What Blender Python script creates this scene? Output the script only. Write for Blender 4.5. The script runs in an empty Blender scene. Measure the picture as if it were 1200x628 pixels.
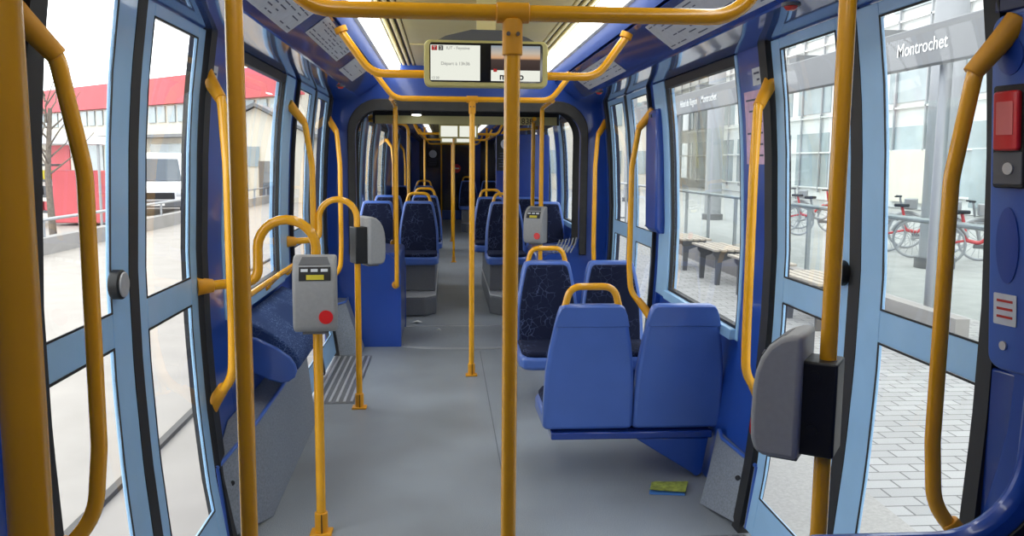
import bpy, bmesh, math, random
from mathutils import Vector, Matrix
random.seed(7)
C = bpy.context.scene.collection
PI = math.pi

# ------------------------------------------------------------------ materials
def lin(c):
    return tuple(((v / 255) / 12.92 if v / 255 <= .04045 else ((v / 255 + .055) / 1.055) ** 2.4) for v in c) + (1,)

def new_mat(name):
    m = bpy.data.materials.new(name); m.use_nodes = True
    nt = m.node_tree
    return m, nt, nt.nodes['Principled BSDF']

def plain(name, rgb, rough=.45, metal=0, coat=0, var=0, scale=40, bump=0, spec=.5):
    m, nt, b = new_mat(name)
    c = lin(rgb)
    b.inputs['Base Color'].default_value = c
    b.inputs['Roughness'].default_value = rough
    b.inputs['Metallic'].default_value = metal
    b.inputs['Coat Weight'].default_value = coat
    b.inputs['Coat Roughness'].default_value = .06
    b.inputs['Specular IOR Level'].default_value = spec
    if var or bump:
        tc = nt.nodes.new('ShaderNodeTexCoord'); n = nt.nodes.new('ShaderNodeTexNoise')
        n.inputs['Scale'].default_value = scale; n.inputs['Detail'].default_value = 4
        nt.links.new(tc.outputs['Object'], n.inputs['Vector'])
        if var:
            r = nt.nodes.new('ShaderNodeValToRGB')
            r.color_ramp.elements[0].position = .3; r.color_ramp.elements[1].position = .7
            r.color_ramp.elements[0].color = tuple(v * (1 - var) for v in c[:3]) + (1,)
            r.color_ramp.elements[1].color = tuple(min(1, v * (1 + var)) for v in c[:3]) + (1,)
            nt.links.new(n.outputs['Fac'], r.inputs['Fac']); nt.links.new(r.outputs['Color'], b.inputs['Base Color'])
        if bump:
            bp = nt.nodes.new('ShaderNodeBump'); bp.inputs['Strength'].default_value = bump; bp.inputs['Distance'].default_value = .004
            nt.links.new(n.outputs['Fac'], bp.inputs['Height']); nt.links.new(bp.outputs['Normal'], b.inputs['Normal'])
    return m

def emit(name, rgb, s):
    m = bpy.data.materials.new(name); m.use_nodes = True; nt = m.node_tree; nt.nodes.clear()
    e = nt.nodes.new('ShaderNodeEmission'); o = nt.nodes.new('ShaderNodeOutputMaterial')
    e.inputs['Color'].default_value = lin(rgb); e.inputs['Strength'].default_value = s
    nt.links.new(e.outputs[0], o.inputs[0]); return m

def glass_mat(name, refl, tint):
    m = bpy.data.materials.new(name); m.use_nodes = True; nt = m.node_tree; nt.nodes.clear()
    t = nt.nodes.new('ShaderNodeBsdfTransparent'); g = nt.nodes.new('ShaderNodeBsdfGlossy'); x = nt.nodes.new('ShaderNodeMixShader')
    f = nt.nodes.new('ShaderNodeFresnel'); o = nt.nodes.new('ShaderNodeOutputMaterial')
    f.inputs['IOR'].default_value = refl; g.inputs['Roughness'].default_value = .02
    t.inputs['Color'].default_value = tint
    ge = nt.nodes.new('ShaderNodeNewGeometry'); ma = nt.nodes.new('ShaderNodeMath'); ma.operation = 'SUBTRACT'; ma.use_clamp = True   # reflect on the outer face only
    nt.links.new(f.outputs[0], ma.inputs[0]); nt.links.new(ge.outputs['Backfacing'], ma.inputs[1])
    nt.links.new(ma.outputs[0], x.inputs[0]); nt.links.new(t.outputs[0], x.inputs[1]); nt.links.new(g.outputs[0], x.inputs[2])
    nt.links.new(x.outputs[0], o.inputs[0]); return m

def fabric_mat(name='seat_fabric', base=(24, 30, 54), line=(66, 76, 108), sc=22):
    m, nt, b = new_mat(name); N = nt.nodes.new; L = nt.links.new
    tc = N('ShaderNodeTexCoord'); ns = N('ShaderNodeTexNoise'); ns.inputs['Scale'].default_value = 14
    mx = N('ShaderNodeMix'); mx.data_type = 'VECTOR'; mx.inputs['Factor'].default_value = .06
    L(tc.outputs['Object'], ns.inputs['Vector']); L(tc.outputs['Object'], mx.inputs[4]); L(ns.outputs['Color'], mx.inputs[5])
    v = N('ShaderNodeTexVoronoi'); v.feature = 'DISTANCE_TO_EDGE'; v.inputs['Scale'].default_value = sc
    L(mx.outputs[1], v.inputs['Vector'])
    r = N('ShaderNodeValToRGB'); r.color_ramp.interpolation = 'LINEAR'
    r.color_ramp.elements[0].position = .015; r.color_ramp.elements[0].color = lin(line)
    r.color_ramp.elements[1].position = .05; r.color_ramp.elements[1].color = lin(base)
    L(v.outputs['Distance'], r.inputs['Fac'])
    n2 = N('ShaderNodeTexNoise'); n2.inputs['Scale'].default_value = 7
    L(tc.outputs['Object'], n2.inputs['Vector'])
    m2 = N('ShaderNodeMix'); m2.data_type = 'RGBA'; m2.inputs[6].default_value = lin(base)
    r2 = N('ShaderNodeValToRGB'); r2.color_ramp.elements[0].position = .45; r2.color_ramp.elements[1].position = .6
    L(n2.outputs['Fac'], r2.inputs['Fac']); L(r2.outputs['Color'], m2.inputs['Factor']); L(r.outputs['Color'], m2.inputs[7])
    L(m2.outputs[2], b.inputs['Base Color']); b.inputs['Roughness'].default_value = .85
    b.inputs['Specular IOR Level'].default_value = .15
    return m

def floor_mat():
    m, nt, b = new_mat('grey_vinyl'); N = nt.nodes.new; L = nt.links.new
    tc = N('ShaderNodeTexCoord')
    n1 = N('ShaderNodeTexNoise'); n1.inputs['Scale'].default_value = 330; n1.inputs['Detail'].default_value = 3
    n2 = N('ShaderNodeTexNoise'); n2.inputs['Scale'].default_value = 1.7; n2.inputs['Detail'].default_value = 6
    L(tc.outputs['Object'], n1.inputs['Vector']); L(tc.outputs['Object'], n2.inputs['Vector'])
    r1 = N('ShaderNodeValToRGB'); r1.color_ramp.elements[0].position = .36; r1.color_ramp.elements[1].position = .66
    r1.color_ramp.elements[0].color = lin((104, 112, 121)); r1.color_ramp.elements[1].color = lin((178, 185, 192))
    L(n1.outputs['Fac'], r1.inputs['Fac'])
    r2 = N('ShaderNodeValToRGB'); r2.color_ramp.elements[0].position = .3; r2.color_ramp.elements[1].position = .7
    r2.color_ramp.elements[0].color = (.72, .70, .68, 1); r2.color_ramp.elements[1].color = (1, 1, 1, 1)
    L(n2.outputs['Fac'], r2.inputs['Fac'])
    mx = N('ShaderNodeMix'); mx.data_type = 'RGBA'; mx.blend_type = 'MULTIPLY'; mx.inputs['Factor'].default_value = 1
    L(r1.outputs['Color'], mx.inputs[6]); L(r2.outputs['Color'], mx.inputs[7]); L(mx.outputs[2], b.inputs['Base Color'])
    rr = N('ShaderNodeMapRange'); rr.inputs['To Min'].default_value = .34; rr.inputs['To Max'].default_value = .55
    L(n2.outputs['Fac'], rr.inputs['Value']); L(rr.outputs['Result'], b.inputs['Roughness'])
    return m

def paver_mat(name, c1, c2, mortar, scale, bw=.5, rh=.25):
    m, nt, b = new_mat(name); N = nt.nodes.new; L = nt.links.new
    tc = N('ShaderNodeTexCoord'); br = N('ShaderNodeTexBrick')
    br.inputs['Scale'].default_value = scale; br.inputs['Mortar Size'].default_value = .012
    br.inputs['Brick Width'].default_value = bw; br.inputs['Row Height'].default_value = rh
    br.inputs['Color1'].default_value = lin(c1); br.inputs['Color2'].default_value = lin(c2); br.inputs['Mortar'].default_value = lin(mortar)
    L(tc.outputs['Object'], br.inputs['Vector']); L(br.outputs['Color'], b.inputs['Base Color']); b.inputs['Roughness'].default_value = .8
    return m

def sunset_mat():
    m = bpy.data.materials.new('screen_sunset'); m.use_nodes = True; nt = m.node_tree; nt.nodes.clear(); N = nt.nodes.new; L = nt.links.new
    tc = N('ShaderNodeTexCoord'); sp = N('ShaderNodeSeparateXYZ'); r = N('ShaderNodeValToRGB'); e = N('ShaderNodeEmission'); o = N('ShaderNodeOutputMaterial')
    L(tc.outputs['Generated'], sp.inputs[0]); L(sp.outputs['Z'], r.inputs['Fac'])
    el = r.color_ramp.elements
    el[0].position = 0; el[0].color = lin((58, 48, 46)); el[1].position = 1; el[1].color = lin((138, 150, 160))
    for p, c in ((.42, (74, 62, 58)), (.5, (205, 160, 120)), (.7, (190, 178, 162))):
        k = el.new(p); k.color = lin(c)
    L(r.outputs['Color'], e.inputs['Color']); e.inputs['Strength'].default_value = .9; L(e.outputs[0], o.inputs[0]); return m

M = dict(
    yellow=plain('yellow_enamel', (236, 168, 20), .26, 0, .45, .05, 9),
    yellow_fit=plain('yellow_plastic_fitting', (226, 156, 20), .45, 0, 0, .05, 20),
    blue=plain('blue_plastic', (58, 96, 178), .3, 0, .35, .05, 5),
    seatblue=plain('seat_shell_blue', (74, 108, 186), .3, 0, .3, .06, 4),
    wallblue=plain('blue_wall_laminate', (30, 70, 158), .28, 0, .4, .05, 3),
    deepblue=plain('deep_blue_panel', (28, 60, 142), .22, 0, .6, .05, 3),
    navy=plain('navy_trim', (27, 34, 78), .4, 0, .2),
    gloss=plain('glossy_blue_fascia', (66, 98, 170), .08, 0, 1, 0, 3),
    lightblue=plain('light_blue_enamel', (150, 192, 230), .38, 0, .2, .04, 6),
    black=plain('black_rubber', (22, 22, 25), .6),
    blackpl=plain('black_plastic', (16, 16, 18), .5, 0, 0, .15, 60, .2),
    bellows=plain('dark_grey_bellows', (58, 58, 58), .75, 0, 0, .12, 20),
    cream=plain('cream_ceiling_panel', (238, 222, 156), .4, 0, .15, .03, 3),
    olive=plain('olive_cream_housing', (196, 186, 120), .45, 0, 0, .03, 10),
    grey=plain('grey_validator_shell', (150, 150, 150), .5, 0, 0, .04, 60, .1),
    greyd=plain('dark_grey_plastic', (92, 93, 96), .5),
    ledge=plain('grey_plinth', (112, 114, 118), .5, 0, 0, .08, 90),
    speck=plain('grey_speckled_lining', (128, 134, 144), .6, 0, 0, .22, 120, .15),
    steel=plain('brushed_steel', (198, 198, 200), .35, .6, 0, .06, 30),
    mat_metal=plain('ribbed_aluminium', (120, 120, 122), .4, .5, 0, .08, 30),
    red=plain('red_plastic', (214, 34, 38), .35, 0, .3),
    redlens=plain('red_lens', (190, 50, 40), .25, 0, .4),
    white=plain('white_print', (232, 232, 228), .6),
    paper=plain('paper_notice', (205, 208, 214), .5, 0, 0, .06, 30),
    ink=plain('grey_ink', (86, 90, 110), .7),
    pink=plain('pink_map_print', (206, 170, 196), .5, 0, 0, .15, 25),
    yel_led=plain('yellow_display', (196, 180, 40), .5),
    brochure=plain('brochure_print', (150, 160, 70), .45, 0, 0, .45, 40),
    brochureb=plain('brochure_blue_print', (70, 120, 190), .45),
    fabric=fabric_mat(), benchfab=fabric_mat('bench_fabric', (44, 64, 108), (104, 126, 168), 60), floor=floor_mat(),
    glass=glass_mat('window_glass', 1.28, (.95, .97, .97, 1)),
    shglass=glass_mat('shelter_glass', 1.2, (.93, .96, .95, 1)),
    tube=emit('fluorescent_diffuser', (250, 250, 246), 7.0),
    scr=emit('lit_screen', (238, 240, 228), .85),
    sunset=sunset_mat(),
    scrtext=plain('screen_text', (140, 140, 140), .6),
    cove=plain('satin_blue_cove', (44, 76, 150), .5, 0, 0, .04, 3, 0, .2),
    tubedim=emit('dim_fluorescent_diffuser', (250, 250, 246), 1.3),
    headercream=plain('header_cream', (236, 226, 160), .4),
    cab=plain('dark_cab_glass', (10, 10, 13), .12, 0, .4),
    concrete=plain('pale_concrete', (150, 146, 142), .85, 0, 0, .1, 1.3),
    slab=plain('pale_street_slab', (152, 145, 138), .85, 0, 0, .07, 2.2),
    kerb=plain('grey_kerb', (84, 80, 77), .85, 0, 0, .1, 6),
    paver=paver_mat('grey_pavers', (168, 167, 165), (154, 153, 151), (104, 103, 102), 2.3, .5, .25),
    tactile=plain('pale_tactile_strip', (158, 155, 150), .85, 0, 0, .12, 60),
    asphalt=plain('grey_street', (158, 157, 155), .9, 0, 0, .1, 3),
    fascia=plain('grey_fascia', (108, 109, 111), .5, 0, 0, .03, 3),
    galv=plain('galvanised_steel', (160, 162, 165), .45, .5),
    wood=plain('grey_wood_slat', (176, 166, 152), .7, 0, 0, .1, 12),
    facade=plain('pale_facade', (204, 205, 204), .7, 0, 0, .05, 1),
    facglass=plain('facade_glazing', (146, 158, 162), .15, 0, .3, .2, .6),
    redfac=plain('red_fascia', (194, 88, 94), .7, 0, 0, .05, 1),
    roofred=plain('red_tiles', (170, 92, 84), .8),
    plaster=plain('cream_plaster', (206, 200, 188), .8),
    vanw=plain('white_van_paint', (225, 226, 228), .3, 0, .5),
    vang=plain('van_dark_glass', (60, 70, 80), .1, 0, .5),
    tyre=plain('black_tyre', (30, 30, 32), .8),
    bark=plain('grey_bark', (110, 100, 90), .9, 0, 0, .2, 20),
    bikered=plain('red_bike_paint', (190, 50, 55), .4),
    bikegrey=plain('grey_bike_paint', (150, 150, 152), .4, .3),
    coltone=plain('grey_column', (150, 152, 156), .6),
    leaf=plain('hedge_green', (90, 130, 80), .8, 0, 0, .25, 8),
)

# ------------------------------------------------------------------ mesh building
class MB:
    def __init__(s): s.v = []; s.f = []
    def add(s, vs, fs):
        o = len(s.v); s.v += [Vector(v) for v in vs]; s.f += [[i + o for i in f] for f in fs]; return s
    def box(s, c, d, rz=0, rx=0):
        c = Vector(c); R = Matrix.Rotation(rz, 3, 'Z') @ Matrix.Rotation(rx, 3, 'X')
        vs = [c + R @ Vector((x * d[0] / 2, y * d[1] / 2, z * d[2] / 2)) for x in (-1, 1) for y in (-1, 1) for z in (-1, 1)]
        return s.add(vs, [(0, 1, 3, 2), (4, 6, 7, 5), (0, 4, 5, 1), (2, 3, 7, 6), (0, 2, 6, 4), (1, 5, 7, 3)])
    def tube(s, pts, r, n=12, r1=None):
        pts = [Vector(p) for p in pts]; k = len(pts); up = None; vs = []; fs = []
        for i, p in enumerate(pts):
            d = (pts[min(i + 1, k - 1)] - pts[max(i - 1, 0)]).normalized()
            if up is None:
                up = Vector((0, 0, 1)) if abs(d.z) < .9 else Vector((0, 1, 0))
            up = (up - d * up.dot(d)).normalized(); sd = d.cross(up)
            rr = r if r1 is None else r + (r1 - r) * i / (k - 1)
            for j in range(n):
                a = 2 * PI * j / n; vs.append(p + (up * math.cos(a) + sd * math.sin(a)) * rr)
        for i in range(k - 1):
            for j in range(n):
                fs.append((i * n + j, i * n + (j + 1) % n, (i + 1) * n + (j + 1) % n, (i + 1) * n + j))
        fs.append(tuple(range(n))[::-1]); fs.append(tuple((k - 1) * n + j for j in range(n)))
        return s.add(vs, fs)
    def prism(s, outline, o, U, V, d):            # outline in the U,V plane, extruded by vector d
        o = Vector(o); U = Vector(U); V = Vector(V); d = Vector(d); n = len(outline)
        a = [o + U * u + V * v for u, v in outline]
        return s.add(a + [p + d for p in a], [tuple(range(n))[::-1], tuple(range(n, 2 * n))] + [(i, (i + 1) % n, n + (i + 1) % n, n + i) for i in range(n)])
    def sweep_y(s, prof, y0, y1, close=True):
        n = len(prof)
        a = [(x, y0, z) for x, z in prof] + [(x, y1, z) for x, z in prof]
        fs = [(i, (i + 1) % n, n + (i + 1) % n, n + i) for i in range(n if close else n - 1)]
        if close: fs += [tuple(range(n))[::-1], tuple(range(n, 2 * n))]
        return s.add(a, fs)
    def build(s, name, mat, parent=None, bevel=0, seg=2, sharp=35, loc=None):
        if parent is not None: o0 = Vector(parent['_o'])
        elif loc is not None: o0 = Vector(loc)
        else:
            xs = [v.x for v in s.v]; ys = [v.y for v in s.v]; o0 = Vector(((min(xs) + max(xs)) / 2, (min(ys) + max(ys)) / 2, min(v.z for v in s.v)))
        me = bpy.data.meshes.new(name); me.from_pydata([v - o0 for v in s.v], [], s.f)
        bm = bmesh.new(); bm.from_mesh(me); bmesh.ops.recalc_face_normals(bm, faces=bm.faces); bm.to_mesh(me); bm.free()
        me.materials.append(mat); me.shade_smooth(); me.set_sharp_from_angle(angle=math.radians(sharp))
        o = bpy.data.objects.new(name, me); C.objects.link(o); o['_o'] = tuple(o0)
        if parent is not None:
            o.parent = parent
        else: o.location = o0
        if bevel:
            b = o.modifiers.new('Bevel', 'BEVEL'); b.width = bevel; b.segments = seg; b.limit_method = 'ANGLE'; b.angle_limit = math.radians(40); b.harden_normals = False
        return o

def tag(o, label, cat, group=None, kind=None):
    o['label'] = label; o['category'] = cat
    if group: o['group'] = group
    if kind: o['kind'] = kind
    return o
def thing(name, label, cat, loc=(0, 0, 0), group=None, kind=None):
    o = bpy.data.objects.new(name, None); C.objects.link(o); o.location = loc; o['_o'] = tuple(loc); o.empty_display_size = .1
    return tag(o, label, cat, group, kind)
def dup(root, loc, rz=0, label=None, group=None):
    r = root.copy(); C.objects.link(r); r.location = loc; r.rotation_euler = (0, 0, rz); r['_o'] = tuple(loc)
    if label: r['label'] = label
    if group: r['group'] = group
    for ch in list(root.children):
        c = ch.copy(); C.objects.link(c); c.parent = r
        for g in list(ch.children):
            d = g.copy(); C.objects.link(d); d.parent = c
    return r
def fillet(pts, r, n=6):
    pts = [Vector(p) for p in pts]; out = [pts[0]]
    for i in range(1, len(pts) - 1):
        a, p, b = pts[i - 1], pts[i], pts[i + 1]
        d1 = (a - p); d2 = (b - p); ang = d1.angle(d2)
        rr = r[i - 1] if isinstance(r, (list, tuple)) else r
        t = min(rr / max(math.tan(ang / 2), .05), d1.length * .49, d2.length * .49)
        A = p + d1.normalized() * t; B = p + d2.normalized() * t
        for k in range(n + 1):
            u = k / n; out.append(A * (1 - u) ** 2 + p * 2 * u * (1 - u) + B * u ** 2)
    out.append(pts[-1]); return out
def text(name, body, size, o, U, V, mat, parent, align='LEFT', squash=1, bold=0):
    cu = bpy.data.curves.new('t', 'FONT'); cu.body = body; cu.size = size; cu.extrude = .0006; cu.align_x = align; cu.offset = bold
    t = bpy.data.objects.new('t', cu); C.objects.link(t); bpy.context.view_layer.update()
    me = bpy.data.meshes.new_from_object(t.evaluated_get(bpy.context.evaluated_depsgraph_get()))
    bpy.data.objects.remove(t)
    U = Vector(U); V = Vector(V); N = U.cross(V); o = Vector(o); o0 = Vector(parent['_o'])
    for v in me.vertices:
        x, y, z = v.co; v.co = o + U * x * squash + V * y + N * z - o0
    me.materials.clear(); me.materials.append(mat); me.name = name
    ob = bpy.data.objects.new(name, me); C.objects.link(ob); ob.parent = parent; ob['_o'] = tuple(o0); return ob

# ------------------------------------------------------------------ car body profile
PROF = [(0, 1.07), (.3, 1.115), (.6, 1.142), (.9, 1.157), (1.2, 1.16), (1.6, 1.142), (1.8, 1.125), (2.05, 1.09), (2.4, 1.03)]
def w(z):
    if z <= 0: return PROF[0][1]
    for (a, p), (b, q) in zip(PROF, PROF[1:]):
        if z <= b: return p + (q - p) * (z - a) / (b - a)
    return PROF[-1][1]
def strip(mb, sd, y0, y1, z0, z1, a=0., b=.04):
    n = max(1, int((z1 - z0) / .09)); zs = [z0 + (z1 - z0) * i / n for i in range(n + 1)]
    pr = [(sd * (w(z) + a), z) for z in zs] + [(sd * (w(z) + b), z) for z in reversed(zs)]
    return mb.sweep_y(pr, y0, y1)
SN = {-1: 'left', 1: 'right'}
YB, YF, YG, YE = -.6, 7.1, 8.0, 23.0            # cab wall, gangway bulkhead, second car start, far end
D1 = (2.00, 3.36); D2 = (5.42, 6.77); W1 = (3.80, 5.02)

# ------------------------------------------------------------------ floor and ceiling
fl = MB()
fl.box((0, (YB + YF) / 2, -.06), (2.3, YF - YB, .12))
floor = fl.build('floor', M['floor'], loc=(0, 0, 0)); tag(floor, 'grey speckled vinyl floor of the near tram section', 'floor', kind='structure')
f2 = MB(); f2.box((0, (YG + YE) / 2, -.06), (2.3, YE - YG, .12)).build('floor', M['floor'], loc=(0, 0, 0))
tag(bpy.data.objects['floor.001'], 'grey floor of the tram section beyond the gangway', 'floor', kind='structure')
# turntable plate with two curved seams, bulging towards the camera
tt = thing('floor_turntable', 'grey rounded floor turntable plate in the gangway between tram sections', 'floor plate', (0, 7.55, .0), kind='structure')
arc = [(-.60, 8.0), (-.60, 7.16)] + [(.6 * math.sin(a), 7.16 - .19 * math.cos(a)) for a in [(-90 + 180 * i / 16) * PI / 180 for i in range(17)]] + [(.6, 7.16), (.6, 8.0)]
MB().prism(arc, (0, 0, -.1), (1, 0, 0), (0, 1, 0), (0, 0, .104)).build('plate', M['floor'], tt)
for k, (rr, zz) in enumerate(((.59, .006), (.54, .006))):
    p = [(rr * math.sin(a), 7.16 - (.19 if k == 0 else .15) * math.cos(a), zz - .002) for a in [(-88 + 176 * i / 24) * PI / 180 for i in range(25)]]
    MB().tube(p, .0045, 6).build('curved_seam', M['steel'], tt)
MB().box((0, 7.97, .005), (1.15, .02, .008)).build('threshold_strip', M['steel'], tt)
seam = MB().box((.09, 3.4, .0006), (.004, 7, .001)).build('trim_1', plain('seam_dark', (92, 96, 102), .6)); tag(seam, 'thin dark seam running along the vinyl floor', 'floor seam', kind='structure')

def ceil_run(y0, y1, where):
    c = MB()
    c.box((0, (y0 + y1) / 2, 2.345), (.86, y1 - y0, .05))
    k = int((y1 - y0) / 1.3)
    for i in range(1, k + 1): c.box((0, y0 + i * (y1 - y0) / (k + 1), 2.318), (.86, .012, .006))
    tag(c.build('ceiling', M['cream'], bevel=0), 'cream ceiling panel down the middle of the ' + where, 'ceiling', kind='structure')
    for sd in (-1, 1):
        v = thing('air_vent', f'dark slotted air vent running along the {SN[sd]} of the cream ceiling, ' + where, 'air vent', (sd * .49, (y0 + y1) / 2, 2.32))
        MB().box((sd * .49, (y0 + y1) / 2, 2.352), (.12, y1 - y0, .03)).build('slot', M['black'], v)
        for x in (.449, .489, .529): MB().box((sd * x, (y0 + y1) / 2, 2.328), (.020, y1 - y0, .018)).build('slat', M['cream'], v, .003)
        t = thing('ceiling_light', f'long white fluorescent ceiling light strip on the {SN[sd]} of the ' + where, 'ceiling light', (sd * .6, (y0 + y1) / 2, 2.28), group='fluorescent ceiling strips')
        n = max(1, round((y1 - y0) / 1.5)); L = (y1 - y0) / n
        for i in range(n):
            MB().sweep_y([(sd * .558, 2.325), (sd * .560, 2.288), (sd * .572, 2.278), (sd * .632, 2.278), (sd * .642, 2.29), (sd * .642, 2.325)], y0 + i * L + .012, y0 + (i + 1) * L - .012).build('diffuser', M['tube' if 'near' in where else 'tubedim'], t)
        MB().sweep_y([(sd * .553, 2.326), (sd * .553, 2.36), (sd * .69, 2.36), (sd * .69, 2.280), (sd * .645, 2.284), (sd * .645, 2.326)], y0, y1).build('housing', M['white'], t)
        # cove: glossy upper panel, deep blue lower cant panel, glossy fascia over the windows
        MB().sweep_y([(sd * .668, 2.283), (sd * .70, 2.212), (sd * .72, 2.22), (sd * .70, 2.30), (sd * .668, 2.30)], y0, y1).build(f'trim_2', M['cove'])
        tag(bpy.context.scene.collection.objects[-1], f'narrow glossy blue cove panel beside the {SN[sd]} ceiling light of the ' + where, 'cove panel', kind='structure')
        MB().sweep_y([(sd * .705, 2.196), (sd * .79, 2.132), (sd * .885, 2.064), (sd * .92, 2.09), (sd * .74, 2.24)], y0, y1).build('trim_3', M['deepblue'])
        tag(bpy.context.scene.collection.objects[-1], f'deep blue sloping cant panel above the {SN[sd]} windows of the ' + where, 'cant panel', kind='structure')
        MB().sweep_y([(sd * .885, 2.070), (sd * .892, 2.058), (sd * .99, 2.050), (sd * 1.088, 2.033), (sd * 1.2, 2.033), (sd * 1.2, 2.4), (sd * .75, 2.4), (sd * .745, 2.24), (sd * .92, 2.092)], y0, y1).build('trim_4', M['gloss'])
        tag(bpy.context.scene.collection.objects[-1], f'glossy blue fascia over the {SN[sd]} windows and doors of the ' + where, 'fascia', kind='structure')
    MB().box((0, (y0 + y1) / 2, 2.42), (2.4, y1 - y0, .04)).build('ceiling', M['white'])
    tag(bpy.context.scene.collection.objects[-1], 'outer roof skin over the ' + where, 'roof', kind='structure')
ceil_run(YB, YF, 'near tram section'); ceil_run(YG, YE, 'far tram section')

# cab wall behind the camera
b = MB().box((0, YB - .05, 1.2), (2.4, .1, 2.5)).build('wall_back', M['wallblue']); tag(b, 'blue cab partition wall behind the viewer', 'wall', kind='structure')

# ------------------------------------------------------------------ side walls, windows and doors
wins = {}
def door(n, sd, y0, y1, where, button):
    ym = (y0 + y1) / 2 if n > 2 else 2.68
    d = thing(f'door_{n}', f'light blue glazed double door, {where}', 'door', (sd * 1.14, ym, 0), kind='structure')
    for k, (a, b_) in enumerate(((y0 + .012, ym - .035), (ym + .035, y1 - .012))):
        lf = MB(); sa, sb = (((.035 if sd < 0 else .03), .14), (.075, .085))[k]
        strip(lf, sd, a, a + sa, .03, 2.03, -.012, .004); strip(lf, sd, b_ - sb, b_, .03, 2.03, -.012, .004)
        for z0, z1 in ((.03, .19), (1.005, 1.105), (1.99, 2.03)): strip(lf, sd, a + sa, b_ - sb, z0, z1, -.012, .004)
        leaf = lf.build('leaf', M['lightblue'], d, .004)
        for z0, z1 in ((.19, 1.005), (1.105, 1.99)):
            strip(MB(), sd, a + sa, b_ - sb, z0, z1, -.008, -.004).build('glass_pane', M['glass'], leaf)
            g = MB(); e = .006; q = (-.0128, -.0095)
            strip(g, sd, a + sa, a + sa + e, z0, z1, *q); strip(g, sd, b_ - sb - e, b_ - sb, z0, z1, *q)
            strip(g, sd, a + sa, b_ - sb, z0, z0 + e, *q); strip(g, sd, a + sa, b_ - sb, z1 - e, z1, *q)
            g.build('gasket', M['black'], leaf)
        if k == button:
            yy = (b_ - sb + .01) if k == 0 else (a + sa / 2)
            x = sd * (w(1.19) - .012)
            pb = MB().tube([(x, yy, 1.19), (x - sd * .03, yy, 1.19)], .043, 24).build('push_button', M['blackpl'], leaf, .004)
            MB().tube([(x - sd * .03, yy, 1.19), (x - sd * .036, yy, 1.19)], .037, 24).build('push_button', M['steel'], leaf, .003)
    s_ = MB(); strip(s_, sd, ym - .038, ym + .038, .02, 2.03, -.014, .03); s_.build('seal', M['black'], d)
def window(n, sd, y0, y1, z0, where, jamb=.0):
    d = thing(f'window_{n}', f'{where}', 'window', (sd * 1.15, (y0 + y1) / 2, z0), kind='structure')
    fr = MB(); strip(fr, sd, y0, y1, z0 - .05, z0, -.03, .05); strip(fr, sd, y1, y1 + jamb + .04, z0 - .05, 2.03, -.012, .05); strip(fr, sd, y0 - .03, y0, z0 - .05, 2.03, -.005, .05)
    fr.build('frame', M['lightblue'], d, .004)
    strip(MB(), sd, y0, y1, z0, 2.03, .006, .011).build('glass_pane', M['glass'], d)
    g = MB(); e = .014
    strip(g, sd, y0, y0 + e, z0, 2.03, -.002, .03); strip(g, sd, y1 - e, y1, z0, 2.03, -.002, .03); strip(g, sd, y0, y1, z0, z0 + e, -.002, .03); strip(g, sd, y0, y1, 1.985, 2.03, -.004, .03)
    g.build('gasket', M['black'], d)
for sd in (-1, 1):
    zs = .90 if sd < 0 else .79
    wl = MB()
    strip(wl, sd, YB, D1[0] - (.06 if sd < 0 else .05), 0, 2.04, -.0, .06)
    strip(wl, sd, D1[1] + .08, W1[0] - .03, 0, 2.04)
    strip(wl, sd, W1[0] - .03, W1[1] + .33, 0, zs - .05, .03 if sd > 0 else 0, .06)
    strip(wl, sd, W1[1] + .30, D2[0] - .03, 0, 2.04)
    strip(wl, sd, D2[1] + .08, YF, 0, 2.04)
    tag(wl.build(f'wall_{SN[sd]}', M['wallblue'], bevel=.003), f'blue laminate {SN[sd]} side wall of the near tram section', 'wall', kind='structure')
    bs = MB(); strip(bs, sd, *((D1[0] - .06, D1[0] + .02, 0, 2.04, -.045, .05) if sd < 0 else (D1[0] - .05, D1[0] + .008, 0, 2.04, -.016, .05))); strip(bs, sd, D1[1], D1[1] + .08, 0, 2.04, -.03, .05)
    strip(bs, sd, D2[0] - .03, D2[0], 0, 2.04, -.02, .05); strip(bs, sd, D2[1], D2[1] + .08, 0, 2.04, -.03, .05)
    tag(bs.build(f'trim_5', M['black']), f'black rubber seals framing the {SN[sd]} doorways', 'door seal', kind='structure')
    door(1 if sd < 0 else 2, sd, D1[0] - (.0 if sd < 0 else .04), D1[1], f'{SN[sd]} side, nearest the viewer', 0 if sd < 0 else 1)
    door(3 if sd < 0 else 4, sd, *D2, f'{SN[sd]} side, just before the gangway', 9)
    window(1 if sd < 0 else 2, sd, *W1, zs, f'tall fixed side window between the two {SN[sd]} doors', .22)
    # far section
    fw_ = MB()
    segs = [(8.0, 8.35), (9.7, 10.35), (11.3, 12.2), (13.6, 15.5), (17.0, 23.0)]
    for a, b_ in segs: strip(fw_, sd, a, b_, 0, 2.05)
    for (_, a), (b_, _) in zip(segs, segs[1:]): strip(fw_, sd, a, b_, 0, .86)
    tag(fw_.build(f'wall_{SN[sd]}', M['wallblue']), f'blue {SN[sd]} side wall of the far tram section', 'wall', kind='structure')
    for i, ((_, a), (b_, _)) in enumerate(zip(segs, segs[1:])):
        if i > 2 and sd < 0: pass
        window(10 + i * 2 + (sd > 0), sd, a, b_, .91, f'side window number {["one", "two", "three", "four", "five"][i]} from the gangway, {SN[sd]} wall of the far section', .16)

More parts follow.
